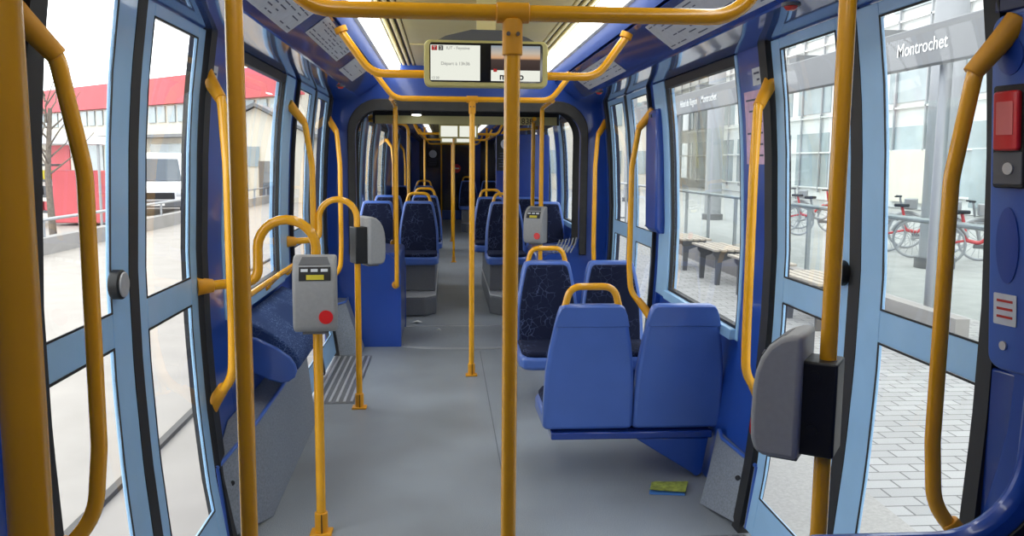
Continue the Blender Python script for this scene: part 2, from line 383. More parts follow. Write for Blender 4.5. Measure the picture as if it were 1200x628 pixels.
# ------------------------------------------------------------------ gangway bulkheads and bellows
def rrect(x0, x1, z0, z1, r, n=6, low=None):
    pts = []
    for cx, cz, a0 in ((x1 - r, z1 - r, 0), (x0 + r, z1 - r, 90), (x0 + r, z0 + r, 180), (x1 - r, z0 + r, 270)):
        for i in range(n + 1):
            a = math.radians(a0 + 90 * i / n); pts.append((cx + r * math.cos(a), cz + r * math.sin(a)))
    return pts
def frame_mesh(outer, inner, y, d):
    bm = bmesh.new()
    for lp in (outer, inner):
        vs = [bm.verts.new((x, y, z)) for x, z in lp]
        for i in range(len(vs)): bm.edges.new((vs[i], vs[(i + 1) % len(vs)]))
    bmesh.ops.triangle_fill(bm, use_beauty=True, use_dissolve=False, edges=bm.edges[:])
    r = bmesh.ops.extrude_face_region(bm, geom=bm.faces[:])
    bmesh.ops.translate(bm, verts=[v for v in r['geom'] if isinstance(v, bmesh.types.BMVert)], vec=(0, d, 0))
    mb = MB(); bm.verts.index_update(); mb.add([v.co for v in bm.verts], [[v.index for v in f.verts] for f in bm.faces]); bm.free(); return mb
OUT = [(-1.2, 0), (1.2, 0), (1.2, 2.4), (-1.2, 2.4)]
ARCH = rrect(-.95, .95, -.02, 1.965, .2)
ARCH = [(x, max(z, .001)) for x, z in ARCH]
def opening(hw, zt, r, lowhw, zl):
    p = []
    for i in range(9): a = math.radians(90 * i / 8); p.append((hw - r + r * math.cos(a), zt - r + r * math.sin(a)))
    q = [(-x, z) for x, z in reversed(p)]
    lo = [(-hw, zl + .12), (-hw + .03, zl + .04), (-hw + .1, zl), (-lowhw - .1, zl - .02), (-lowhw - .03, zl - .08), (-lowhw, zl - .2), (-lowhw, .001)]
    return p + q + lo + [(-x, z) for x, z in reversed(lo)]
OP = opening(.925, 1.975, .22, .565, .80)
tag(frame_mesh(OUT, OP, YF, .05).build('wall_gangway', M['wallblue']), 'blue bulkhead wall around the gangway opening', 'wall', kind='structure')
tag(frame_mesh(OUT, opening(1.0, 2.04, .22, .565, .80), YG - .05, .05).build('wall_gangway', M['wallblue']), 'blue bulkhead on the far side of the gangway', 'wall', kind='structure')
gw = thing('gangway_bellows', 'dark grey ribbed rubber bellows arching over the gangway', 'gangway bellows', (0, 7.5, 0))
inn = rrect(-.90, .90, .79, 1.95, .2)
UP = [p for p in opening(.92, 1.97, .22, .92, .80)]
def arch_line(hw, zt, r, zb):
    p = [(hw, zb)] + [(hw - r + r * math.cos(math.radians(90 * i / 8)), zt - r + r * math.sin(math.radians(90 * i / 8))) for i in range(9)]
    return p + [(-x, z) for x, z in reversed(p)]
# outer rubber arch frame standing proud of the bulkhead
a0 = arch_line(.925, 1.955, .2, .78); a1 = arch_line(.985, 2.05, .26, .78)
MB().prism(a1 + a0[::-1], (0, YF - .035, 0), (1, 0, 0), (0, 0, 1), (0, .034, 0)).build('rubber_arch', M['bellows'], gw, .008)
vs = []; fs = []; ys = [7.15 + i * .8 / 26 for i in range(27)]
for i, y in enumerate(ys):
    k = -.05 if i % 2 else 0
    vs += [(x, y, z) for x, z in arch_line(.985 + k + .05 * i / 26, 2.045 + k + .02 * i / 26, .24, .79)]
n = 20
for i in range(26):
    for j in range(n - 1): fs.append((i * n + j, i * n + j + 1, (i + 1) * n + j + 1, (i + 1) * n + j))
MB().add(vs, fs).build('bellows', M['bellows'], gw, sharp=20)
for sd in (-1, 1):
    MB().box((sd * .76, 7.55, .4), (.38, .82, .78)).build('side_skirt', M['wallblue'], gw, .03)
    for i in range(6):
        y = 7.14 - .016 * 0 ; x0 = sd * (.90 - i * .028)
        MB().tube([(x0, YF - .05, .93 - i * .004), (x0 - sd * .012, YF - .05, .88), (x0 - sd * .05, YF - .05, .80)], .0055, 8).build('fold', M['galv'], gw)
# cream header with the car number
hd = thing('header_panel', 'pale olive header strip with the number 838 over the gangway', 'header panel', (0, 7.98, 1.9))
MB().box((0, 7.93, 1.965), (1.70, .03, .155)).build('backing', M['bellows'], hd)
MB().box((0, 7.913, 1.925), (1.66, .006, .075)).build('board', M['headercream'], hd, .004)
gl = thing('gangway_lamp', 'small round white lamp at the top left of the gangway arch', 'lamp', (-.45, 7.74, 1.96))
MB().tube([(-.45, 7.74, 1.962), (-.45, 7.74, 1.99)], .05, 20).build('rim', M['greyd'], gl)
MB().tube([(-.45, 7.74, 1.952), (-.45, 7.74, 1.962)], .036, 20, .044).build('lens', M['tube'], gl)
text('lettering', '838', .075, (.50, 7.908, 1.897), (1, 0, 0), (0, 0, 1), M['black'], hd)

# ------------------------------------------------------------------ grab poles and bars
R_ = .0195
def pole(label, x, y, z0, z1, foot=True, top=True, group=None):
    t = thing('grab_pole', label, 'pole', (x, y, z0), group)
    MB().tube([(x, y, z0), (x, y, z1)], R_, 20).build('tube', M['yellow'], t)
    if foot:
        MB().box((x, y, z0 + .006), (.085, .07, .012)).build('foot_plate', M['yellow_fit'], t, .004)
        MB().tube([(x, y, z0 + .008), (x, y, z0 + .09)], .026, 18).build('foot_collar', M['yellow_fit'], t, .003)
        MB().box((x + .004, y - .026, z0 + .05), (.004, .006, .08)).build('collar_split', M['black'], t)
    if top:
        MB().tube([(x, y, z1 - .012), (x, y, z1)], .04, 20).build('ceiling_flange', M['yellow_fit'], t, .003)
    return t
def tee(parent, x, y, z):
    MB().tube([(x, y, z - .10), (x, y, z - .015)], .0245, 18).build('tee_sleeve', M['yellow_fit'], parent, .003)
    MB().tube([(x - .04, y, z), (x + .04, y, z)], .0245, 18).build('tee_sleeve', M['yellow_fit'], parent, .003)
    for dx in (-.0115, .0115): MB().tube([(x + dx, y - .024, z - .052), (x + dx, y - .028, z - .052)], .005, 8).build('screw', M['bark'], parent)
def crossbar(label, y, z, hx, zt=2.165, xt=.69, ctr=0):
    t = thing('overhead_bar', label, 'grab bar', (0, y, z), 'overhead yellow grab bars')
    p = fillet([(-xt, y, zt), (-hx, y, z), (hx, y, z), (xt, y, zt)], .13)
    MB().tube(p, R_, 18).build('tube', M['yellow'], t)
    for s in (-1, 1): MB().tube([(s * xt, y, zt + .012), (s * (xt - .01), y, zt - .012)], .03, 16).build('mount', M['yellow_fit'], t)
    return t
B1, B2, B3 = (2.1, 1.905), (4.2, 1.965), (6.1, 1.985)
crossbar('yellow overhead bar nearest the viewer, across the top of the photo', *B1, .52)
crossbar('yellow overhead bar carrying the passenger information screen', *B2, .545)
crossbar('yellow overhead bar just before the gangway arch', *B3, .55)
p = pole('central yellow aisle pole nearest the viewer, hiding part of the screen', -.03, B1[0], 0, B1[1] - .02, top=False); tee(p, -.03, B1[0], B1[1])
p = pole('central yellow aisle pole farther on, standing before the gangway', -.005, B3[0], 0, B3[1] - .02, top=False); tee(p, -.005, B3[0], B3[1])
pole('yellow pole left of the aisle, beside the near left door', -.645, 1.93, 0, 2.26)
pole('big yellow pole cut by the left edge of the photo', -.58, .8, 0, 2.29)
pole('yellow pole by the near right door carrying the grey validator', .705, 1.9, 0, 2.20)

def handrail(label, sd, y, dy, cat='handrail', x=1.0, zt=1.88, zb=.56):
    """bowed rail bolted to the wall at its two ends; dy = offset of the feet along the car"""
    t = thing('handrail', label, cat, (sd * x, y, zb), 'yellow handrails on the door posts')
    xw = lambda z: sd * (w(z) - .005)
    pts = fillet([(xw(zt), y + dy, zt), (sd * (x + .03), y + dy * .45, zt - .10), (sd * x, y, zt - .36), (sd * x, y, zb + .32), (sd * (x + .01), y + dy * .15, zb + .16), (xw(zb), y + dy, zb)], [.12, .3, .3, .15])
    MB().tube(pts, .0185, 16).build('tube', M['yellow'], t)
    for a, i in ((pts[0], pts[4]), (pts[-1], pts[-5])):
        d = (Vector(i) - Vector(a)).normalized()
        MB().tube([Vector(a), Vector(a) + d * .05, Vector(a) + d * .15], .031, 16, .0225).build('end_sleeve', M['yellow_fit'], t, .002)
    return t
handrail('dark yellow bowed handrail nearest the viewer, left of the left door', -1, 2.0, -.10)
hl = handrail('yellow bowed handrail on the post past the near left door', -1, 3.27, .14)
handrail('dark yellow bowed handrail nearest the viewer, right edge of the right door', 1, 1.94, -.04)
handrail('yellow bowed handrail on the post past the near right door', 1, 3.25, .14)
handrail('yellow handrail before the far left door', -1, 5.30, -.14)
handrail('yellow handrail past the far left door, beside the bulkhead', -1, 6.68, .14)
handrail('yellow handrail before the far right door, beside the blue box', 1, 5.44, -.10)
handrail('yellow handrail past the far right door, beside the bulkhead', 1, 6.80, .14)

def gang_pole(label, sd, x, y, zb, ytop, yend, zt=1.985):
    t = thing('grab_pole', label, 'pole', (sd * x, y, zb))
    MB().tube(fillet([(sd * (x - .02), ytop, zt), (sd * x, y, zt), (sd * x, y, zb), (sd * (x + .02), yend, zb)], .07), R_ * .95, 16).build('tube', M['yellow'], t)
    MB().tube([(sd * (x + .015), yend - .05, zb), (sd * (x + .02), yend, zb)], .03, 16).build('end_mount', M['yellow_fit'], t, .004)
    return t
gang_pole('yellow pole hung from the overhead bar left of the gangway', -1, .59, 6.95, .53, 6.12, 7.095)
gang_pole('yellow pole right of the gangway carrying the far validator', 1, .585, 6.95, .53, 6.12, 7.095)
for sd in (-1, 1):
    gang_pole(f'darker yellow pole inside the {SN[sd]} of the gangway arch', sd, .655 if sd < 0 else .61, 7.88, .80, 7.60, 7.94, 1.93)

def arched_pole(label, x, y, ywall, stub_y, sd=-1):
    t = thing('validator_pole', label, 'pole', (x, y, 0))
    xa = x - .23
    pts = [(x, y, .0), (x, y, 1.17)]
    for i in range(13):
        a = PI * i / 12; pts.append((x - .115 + .115 * math.cos(a), y - .0 * i, 1.20 + .115 * math.sin(a)))
    pts += fillet([(xa, y, 1.17), (xa, y - .01, 1.07), (-w(1.06) + .004, ywall, 1.06)], .06)
    MB().tube(pts, .0195, 18).build('tube', M['yellow'], t)
    MB().tube([(-w(1.06) + .004, ywall, 1.06), (-w(1.06) + .06, ywall + (y - ywall) * .3, 1.06)], .036, 16, .026).build('wall_stub', M['yellow_fit'], t, .003)
    MB().box((x, y, .006), (.09, .075, .012)).build('foot_plate', M['yellow_fit'], t, .004)
    MB().tube([(x, y, .008), (x, y, .095)], .027, 18).build('foot_collar', M['yellow_fit'], t, .003)
    MB().box((x + .005, y - .027, .05), (.004, .006, .085)).build('collar_split', M['black'], t)
    return t
arched_pole('yellow pole with an arched top holding the near left validator', -.71, 3.46, 3.36, 0)
arched_pole('yellow pole with an arched top holding the second left validator', -.735, 5.3, 5.24, 0)

# ------------------------------------------------------------------ ticket validators
def validator(label, loc, rz, face):
    """local: pole axis at the origin, front looks towards -y"""
    x, y, z = 0, 0, 0
    t = thing('ticket_validator', label, 'ticket validator', (0, 0, 0), 'grey ticket validators')
    # side profile (y,z) swept along x
    pr = [(-.045, 0), (-.125, .0), (-.146, .012), (-.154, .04), (-.156, .09), (-.154, .16), (-.149, .20), (-.138, .235), (-.120, .265), (-.095, .286), (-.07, .295), (-.045, .297)]
    vs = [(sx * .084, a, b) for sx in (-1, 1) for a, b in pr]; n = len(pr)
    MB().add(vs, [tuple(range(n)), tuple(range(n, 2 * n))[::-1]] + [(i, n + i, n + (i + 1) % n, (i + 1) % n) for i in range(n)]).build('housing', M['grey'], t, .012, 3)
    MB().box((0, -.012, .12), (.105, .085, .225)).build('clamp_block', M['blackpl'], t, .006)
    for zz in (.07, .2): MB().tube([(.048, -.02, zz), (.056, -.02, zz)], .013, 12).build('clamp_bolt', M['blackpl'], t)
    # sloped display panel
    def on(v):                        # point on the curved front at height v
        q = [p for p in pr if p[0] < -.06]
        for (y0, z0), (y1, z1) in zip(q, q[1:]):
            if z0 <= v <= z1: return y0 + (y1 - y0) * (v - z0) / (z1 - z0)
        return q[-1][0]
    def decal(name, x0, x1, z0, z1, off, m, cut=0):
        k = 5; zs = [z0 + (z1 - z0) * i / k for i in range(k + 1)]; vs = []
        for o_ in (off, -.004):
            for i, v in enumerate(zs): vs += [(x0 + cut * i / k, on(v) - o_, v + o_ * .5), (x1 - cut * i / k, on(v) - o_, v + o_ * .5)]
        n_ = 2 * (k + 1); fs = [(2 * i, 2 * i + 1, 2 * i + 3, 2 * i + 2) for i in range(k)]
        fs += [(2 * i, 2 * i + 2, n_ + 2 * i + 2, n_ + 2 * i) for i in range(k)] + [(2 * i + 1, n_ + 2 * i + 1, n_ + 2 * i + 3, 2 * i + 3) for i in range(k)] + [(0, n_, n_ + 1, 1), (n_ - 2, n_ - 1, 2 * n_ - 1, 2 * n_ - 2)]
        return MB().add(vs, fs).build(name, m, t)
    decal('display', -.058, .062, .203, .254, .003, M['blackpl'], 0)
    decal('yellow_label', -.030, .036, .206, .224, .0045, M['yel_led'])
    for k in (-1, 0, 1): decal('indicator', k * .038 - .013, k * .038 + .013, .236, .246, .0045, M['paper'])
    decal('top_cap', -.06, .06, .262, .289, .002, M['greyd'], .012)
    MB().tube([(.042, -.150, .062), (.042, -.159, .062)], .027, 28).build('red_target', M['red'], t)
    for sx in (-.02, .045): MB().box((sx, -.1515, .14), (.012, .003, .003)).build('slot_mark', M['white'], t)
    MB().box((0, -.085, -.006), (.10, .07, .012)).build('base_plate', M['greyd'], t, .003)
    t.location = loc; t.rotation_euler = (0, 0, rz); return t
v1 = validator('grey ticket validator with red button on the near left arched pole', (-.71, 3.46, .885), math.radians(5), 0)
dup(v1, (-.735, 5.3, .915), math.radians(118), 'grey validator seen from behind on the second left arched pole')
dup(v1, (.585, 6.95, .90), math.radians(-32), 'small far validator with red button, at the right of the gangway')
dup(v1, (.705, 1.9, .865), math.radians(-124), 'large grey validator on black clamp, lower right near the right door')

# ------------------------------------------------------------------ seats
def outline(half):
    pts = [(half - .012, 0), (half, .02), (half - .002, .16), (half - .008, .30), (half - .024, .42), (half - .045, .53), (half - .058, .59), (half - .068, .618), (half - .084, .632)]
    return pts + [(-u, v) for u, v in reversed(pts)]
def shear(z): return .0 + max(0, (z - .25)) * .14
def slab(outl, y0, y1, z0, curve=True):
    mb = MB(); n = len(outl)
    a = [(u, y0 + shear(z0 + v), z0 + v) for u, v in outl]; b_ = [(u, y1 + shear(z0 + v), z0 + v) for u, v in outl]
    return mb.add(a + b_, [tuple(range(n)), tuple(range(n, 2 * n))[::-1]] + [(i, n + i, n + (i + 1) % n, (i + 1) % n) for i in range(n)])
def make_seat(label, handle):
    t = thing('passenger_seat', label, 'seat', (0, 0, 0))
    slab(outline(.221), -.07, 0, .255).build('backrest', M['seatblue'], t, .018, 3)
    ol = outline(.222)
    slab([(u, v) for u, v in ((.178, .525), (.166, .58), (.152, .612), (.136, .624), (-.136, .624), (-.152, .612), (-.166, .58), (-.178, .525))], -.002, .0045, .255).build('top_cap', M['seatblue'], t, .004)
    slab([(u * .87, .06 + v * .865) for u, v in outline(.221)], -.092, -.066, .255).build('back_pad', M['fabric'], t, .012, 3)
    sp = [(-.216, -.03), (-.22, -.38), (-.195, -.455), (-.14, -.475), (.14, -.475), (.195, -.455), (.22, -.38), (.216, -.03)]
    MB().prism(sp, (0, 0, .245), (1, 0, 0), (0, 1, 0), (0, 0, .085)).build('seat_pan', M['seatblue'], t, .022, 3)
    MB().prism([(u * .92, v * .955 - .012) for u, v in sp], (0, 0, .325), (1, 0, 0), (0, 1, 0), (0, 0, .038)).build('cushion', M['fabric'], t, .014, 3)
    if handle:
        y = -.035 + shear(.86)
        hp = fillet([(-.132, y, .86), (-.105, y, .97), (.105, y, .97), (.132, y, .86)], .07)
        MB().tube(hp, .017, 14).build('grab_handle', M['yellow'], t)
    return t
s_h = make_seat('blue plastic seat shell with yellow handle, back to the viewer, aisle side', True)
s_h.location = (.500, 4.00, 0); s_h.rotation_euler = (0, 0, PI)
s_n = make_seat('blue plastic seat shell without handle, back to the viewer, window side', False)
s_n.location = (.943, 4.00, 0); s_n.rotation_euler = (0, 0, PI)
dup(s_h, (.495, 5.70, 0), 0, 'dark patterned seat with yellow handle facing the viewer, aisle side, behind the pole')
dup(s_n, (.938, 5.70, 0), 0, 'dark patterned seat facing the viewer behind the near seats, window side')
up = .235
F = 'seats beyond the gangway'
dup(s_h, (-.485, 9.3, up), 0, 'dark seat with yellow handle left of the aisle, first beyond the gangway', F)
dup(s_n, (-.93, 9.3, up), 0, 'blue topped window seat at far left, first row beyond the gangway', F)
dup(s_h, (.455, 9.3, up), 0, 'dark seat with yellow handle right of the aisle, first beyond the gangway', F)
dup(s_n, (.905, 9.3, up), 0, 'blue window seat behind the far right validator, first row beyond the gangway', F)
for x, k, s, z in ((-.455, 'aisle seat', s_h, 0), (-.92, 'window seat', s_n, 0)):
    dup(s, (x, 10.9, up), 0, f'left {k} in the second row beyond the gangway', F)
for x, k, s, z in ((.36, 'aisle seat', s_h, 0), (.83, 'window seat', s_n, 0)):
    dup(s, (x, 10.55, up), 0, f'right {k} in the second row beyond the gangway, edge showing past the first', F)
dup(s_h, (-.58, 15.3, up), 0, 'distant left aisle seat with yellow handle before the dark cab wall', F)
dup(s_n, (-1.03, 15.3, up), 0, 'distant left window seat before the dark cab wall', F)
dup(s_h, (.32, 19.6, up), 0, 'distant right seat with yellow handle, last before the dark cab wall', F)
dup(s_n, (.80, 19.6, up), 0, 'distant right window seat, last before the dark cab wall', F)
def plinth(label, x0, x1, y0, y1, z=.47):
    t = thing('seat_plinth', label, 'seat plinth', ((x0 + x1) / 2, (y0 + y1) / 2, 0), 'grey seat plinths beyond the gangway')
    MB().box(((x0 + x1) / 2, (y0 + y1) / 2, (.2 + z) / 2 + .005), (x1 - x0, y1 - y0, z - .19)).build('body', M['ledge'], t, .01)
    o = [(x0 - .01, y1), (x0 - .01, y0 - .26), (x0 + .1, y0 - .40), (x1 - .1, y0 - .40), (x1 + .01, y0 - .26), (x1 + .01, y1)]
    MB().prism(o, (0, 0, .002), (1, 0, 0), (0, 1, 0), (0, 0, .185)).build('step', M['ledge'], t, .015, 3)
    MB().prism(o, (0, 0, .188), (1, 0, 0), (0, 1, 0), (0, 0, .012)).build('step_edge', M['steel'], t, .004)
plinth('grey plinth with rounded step under the first left seats beyond the gangway', -1.06, -.30, 8.92, 10.9)
plinth('grey plinth with rounded step under the first right seats beyond the gangway', .27, 1.06, 8.92, 10.7)
plinth('distant grey plinth under the left seats near the cab', -1.06, -.40, 14.95, 15.4)
plinth('distant grey plinth under the right seats near the cab', .16, 1.06, 19.2, 19.7)
# seat beams and gusset for the facing pairs
sb = thing('seat_bracket', 'blue beam and triangular bracket carrying the two nearest seats', 'seat bracket', (.9, 4.0, 0))
MB().box((.72, 4.06, .226), (.80, .14, .036)).build('beam', M['deepblue'], sb, .006)
MB().prism([(.74, .206), (1.105, .206), (1.075, .02), (1.05, .006), (1.02, .03), (.86, .13)], (0, 4.0, 0), (1, 0, 0), (0, 0, 1), (0, .06, 0)).build('bracket', M['wallblue'], sb, .006)
sb2 = thing('seat_bracket', 'blue bracket under the dark patterned seats that face the viewer', 'seat bracket', (.9, 5.6, 0))
MB().box((.72, 5.52, .225), (.80, .16, .036)).build('beam', M['navy'], sb2, .006)
MB().prism([(.80, .205), (1.095, .205), (1.06, .004), (1.0, .004)], (0, 5.48, 0), (1, 0, 0), (0, 0, 1), (0, .06, 0)).build('bracket', M['wallblue'], sb2, .006)

# ------------------------------------------------------------------ housings at the wall foot, perch bench, sill rails
def kick(label, sd, pts, bolt=None):
    """pts: floor line (x,y) with top (x,y,z): a leaning grey lining with a blue edge"""
    t = thing('kick_panel', label, 'kick panel', (sd * 1.0, pts[0][0][1], 0), 'grey speckled kick panels')
    mb = MB(); vs = []; fs = []
    for lo, hi in pts: vs += [lo, hi]
    n = len(pts)
    wallp = [(sd * 1.13, lo[1], lo[2]) for lo, hi in pts]
    for i in range(n - 1): fs.append((2 * i, 2 * i + 2, 2 * i + 3, 2 * i + 1))
    b0 = len(vs)
    for lo, hi in pts: vs += [(sd * (w(lo[2]) - .004), lo[1] + .02, lo[2]), (sd * (w(hi[2]) - .004), hi[1] + .02, hi[2])]
    for i in range(n - 1):
        fs += [(b0 + 2 * i, b0 + 2 * i + 1, b0 + 2 * i + 3, b0 + 2 * i + 2), (2 * i + 1, 2 * i + 3, b0 + 2 * i + 3, b0 + 2 * i + 1), (2 * i, b0 + 2 * i, b0 + 2 * i + 2, 2 * i + 2)]
    fs += [(0, 1, b0 + 1, b0), (2 * n - 2, b0 + 2 * n - 2, b0 + 2 * n - 1, 2 * n - 1)]
    mb.add(vs, fs).build('lining', M['speck'], t)
    ed = MB(); ed.tube([Vector(p[1]) for p in pts], .009, 8); ed.build('blue_edging', M['blue'], t)
    e2 = MB(); e2.tube([pts[0][0], pts[0][1]], .007, 8); e2.build('blue_edging', M['blue'], t)
    if bolt:
        MB().tube([bolt, Vector(bolt) + Vector((-sd * .006, -.006, 0))], .011, 14).build('bolt', M['black'], t)
    return t
kick('speckled grey kick panel left, under the window bench', -1,
     [((-1.066, 3.36, .03), (-1.10, 3.36, .33)), ((-.945, 3.65, .002), (-.995, 3.62, .44)), ((-.965, 5.02, .002), (-1.01, 5.0, .43)), ((-1.07, 5.34, .002), (-1.10, 5.34, .28))], (-1.065, 3.43, .24))
kick('speckled grey kick panel right, past the near right door', 1,
     [((1.066, 3.34, .03), (1.10, 3.34, .30)), ((.972, 3.68, .002), (1.085, 3.74, .29)), ((1.05, 3.86, .002), (1.112, 3.86, .29))], (1.055, 3.425, .22))
kick('small grey kick panel left, between far door and bulkhead', -1,
     [((-1.07, 6.78, .002), (-1.10, 6.78, .40)), ((-.87, 6.86, .002), (-1.0, 6.88, .42)), ((-.87, 7.08, .002), (-1.0, 7.08, .42))])
kick('small grey kick panel right, between far door and bulkhead', 1,
     [((1.07, 6.78, .002), (1.10, 6.78, .40)), ((.87, 6.86, .002), (1.0, 6.88, .42)), ((.87, 7.08, .002), (1.0, 7.08, .42))])
pb = thing('perch_bench', 'dark blue padded perch bench under the left window', 'bench', (-1.0, 4.4, .56))
cu = [(-1.135, .835), (-1.05, .80), (-.96, .745), (-.895, .69), (-.866, .645), (-.862, .61), (-.872, .585), (-.90, .60), (-.93, .62), (-1.135, .72)]
MB().sweep_y(cu, 3.91, 4.95).build('cushion', M['benchfab'], pb, .012, 3)
sh = [(-1.138, .765), (-1.05, .745), (-.96, .70), (-.90, .655), (-.878, .62), (-.872, .59), (-.882, .56), (-.91, .54), (-.945, .535), (-1.0, .55), (-1.138, .62)]
for y in (3.885, 4.95): MB().sweep_y(sh, y, y + .026).build('end_cap', M['blue'], pb, .008)
MB().sweep_y([(-.90, .598), (-.935, .565), (-1.0, .58), (-1.138, .61), (-1.138, .695), (-.935, .597)], 3.911, 4.949).build('underside', M['blue'], pb)
for a, b_, k in ((3.86, 4.50, 'nearer half'), (4.53, 5.12, 'farther half')):
    t = thing('sill_rail', f'yellow guard rail along the left window sill, {k}', 'guard rail', (-1.08, (a + b_) / 2, .9))
    ze = .89
    MB().tube(fillet([(-1.13, a, ze), (-1.075, a, ze + .055), (-1.075, b_, ze + .055), (-1.13, b_, ze)], .05), .014, 12).build('tube', M['yellow'], t)
    for y in (a, b_): MB().tube([(-1.14, y, ze - .006), (-1.12, y, ze + .01)], .02, 12).build('foot', M['yellow_fit'], t)

# ribbed door plates
for sd in (-1, 1):
    t = thing('threshold_plate', f'ribbed metal threshold plate at the far {SN[sd]} door', 'threshold plate', (sd * .95, 6.08, 0))
    MB().box((sd * .925, 6.08, .002), (.29, 1.36, .004)).build('plate', M['mat_metal'], t)
    for i in range(6): MB().box((sd * (.80 + i * .046), 6.08, .0065), (.018, 1.30, .006)).build('rib', M['steel'], t, .002)
    t = thing('threshold_plate', f'ribbed metal threshold plate at the near {SN[sd]} door', 'threshold plate', (sd * .99, 2.7, 0))
    MB().box((sd * .97, 2.7, .002), (.19, 1.28, .004)).build('plate', M['mat_metal'], t)
    for i in range(4): MB().box((sd * (.90 + i * .046), 2.7, .0065), (.018, 1.24, .006)).build('rib', M['steel'], t, .002)

# ------------------------------------------------------------------ information screen
sc = thing('information_screen', 'passenger information screen hung under the cream ceiling', 'screen', (0, 4.12, 1.9))
def rr2(x0, x1, z0, z1, r): return rrect(x0, x1, z0, z1, r)
MB().prism(rr2(-.292, .292, 1.90, 2.115, .03), (0, 4.10, 0), (1, 0, 0), (0, 0, 1), (0, .075, 0)).build('housing', M['olive'], sc, .008, 3)
MB().prism(rr2(-.266, .266, 1.922, 2.102, .014), (0, 4.0975, 0), (1, 0, 0), (0, 0, 1), (0, .003, 0)).build('bezel', M['cab'], sc)
MB().box((-.145, 4.0965, 2.01), (.232, .002, .162)).build('left_display', M['scr'], sc)
MB().box((.138, 4.0965, 1.954), (.232, .002, .05)).build('caption_strip', M['scr'], sc)
MB().box((.138, 4.0965, 2.036), (.232, .002, .112)).build('picture_display', M['sunset'], sc)
MB().sweep_y([(-.23, 2.114), (-.19, 2.135), (-.07, 2.165), (.07, 2.165), (.19, 2.135), (.23, 2.114)], 4.112, 4.168).build('hanger', M['greyd'], sc)
MB().box((0, 4.14, 2.24), (.09, .05, .16)).build('stem', M['cream'], sc)
fx = 4.095
MB().box((-.243, fx, 2.077), (.026, .0012, .022)).build('red_line_badge', M['red'], sc)
MB().box((-.213, fx, 2.077), (.022, .0012, .022)).build('grey_line_badge', M['greyd'], sc)
X, Z = (1, 0, 0), (0, 0, 1)
text('lettering', 'T', .022, (-.243, fx - .001, 2.069), X, Z, M['white'], sc, 'CENTER', bold=.0004)
text('lettering', '3', .022, (-.213, fx - .001, 2.069), X, Z, M['white'], sc, 'CENTER', bold=.0004)
text('lettering', 'IUT - Feyssine', .019, (-.188, fx, 2.071), X, Z, M['scrtext'], sc)
text('lettering', 'Départ à 13h36', .0215, (-.145, fx, 1.999), X, Z, M['scrtext'], sc, 'CENTER')
text('lettering', '13:30', .017, (-.258, fx, 1.934), X, Z, M['scrtext'], sc)
text('lettering', 'météo', .044, (.062, fx, 1.936), X, Z, M['black'], sc, bold=.0012)
MB().box((.042, fx, 1.978), (.017, .0012, .014)).build('red_logo_square', M['red'], sc)

# ------------------------------------------------------------------ notices on the cant panels, small lamps
def cant_pt(sd, u, y):                   # u 0..1 across the sloping panel
    p = [(.705, 2.196), (.79, 2.132), (.885, 2.064)]
    a, b_ = (p[0], p[1]) if u < .5 else (p[1], p[2]); v = u * 2 if u < .5 else u * 2 - 1
    return Vector((sd * (a[0] + (b_[0] - a[0]) * v), y, a[1] + (b_[1] - a[1]) * v - .003))
def notice(label, sd, y0, y1, u0=.12, u1=.9, rows=7, seed=0):
    t = thing('route_notice', label, 'notice', cant_pt(sd, .5, (y0 + y1) / 2), 'printed notices above the windows')
    us = [u0, .499, .501, u1] if u0 < .5 < u1 else [u0, u1]
    vs = [cant_pt(sd, u, y) for u in us for y in (y0, y1)]; k = len(us)
    vs2 = [v + Vector((0, 0, .002)) for v in vs]
    fs = [(2 * i, 2 * i + 1, 2 * i + 3, 2 * i + 2) for i in range(k - 1)]; fs += [tuple(j + 2 * k for j in f)[::-1] for f in fs]
    MB().add(vs + vs2, fs).build('sheet', M['paper'], t)
    rnd = random.Random(seed); mb = MB()
    for r in range(rows):
        u = u0 + (u1 - u0) * (r + .7) / (rows + .6); y = y0 + .03
        if abs(u - .5) < .025: continue
        while y < y1 - .08:
            l = rnd.uniform(.03, .14); e = min(y + l, y1 - .03)
            a = cant_pt(sd, u, y); q = [cant_pt(sd, u - .012, y), cant_pt(sd, u - .012, e), cant_pt(sd, u + .012, e), cant_pt(sd, u + .012, y)]
            if rnd.random() < .8: mb.add([v - Vector((0, 0, .0012)) for v in q], [(0, 1, 2, 3)])
            y = e + rnd.uniform(.015, .07)
    mb.build('print_lines', M['ink'], t)
    return t
notice('printed route notice above the left window, middle of three', -1, 3.95, 5.05, .05, .62, 6, 1)
notice('small printed notice above the left side, closest to the gangway', -1, 5.35, 6.1, .1, .75, 4, 2)
notice('printed route notice above the near left door, nearest the viewer', -1, 2.35, 3.75, .05, .85, 7, 3)
notice('printed route notice above the near right door', 1, 2.55, 4.0, .15, .9, 7, 4)
notice('printed notice above the right side, closest to the gangway', 1, 5.0, 6.3, .2, .85, 4, 5)
def lamp(label, x, y, z, n):
    t = thing('warning_lamp', label, 'lamp', (x, y, z), 'small red warning lamps')
    n = Vector(n).normalized(); p = Vector((x, y, z))
    MB().tube([p - n * .004, p + n * .006], .03, 20).build('rim', M['greyd'], t)
    MB().tube([p + n * .006, p + n * .014, p + n * .02], .024, 20, .013).build('lens', M['redlens'], t, .004)
for sd, y in ((-1, 6.0), (1, 6.15), (1, 2.72)):
    lamp(f'small red lamp on the {SN[sd]} cant panel over the {"far" if y > 5 else "near"} door', sd * .905, y, 2.056, (0, 0, -1))
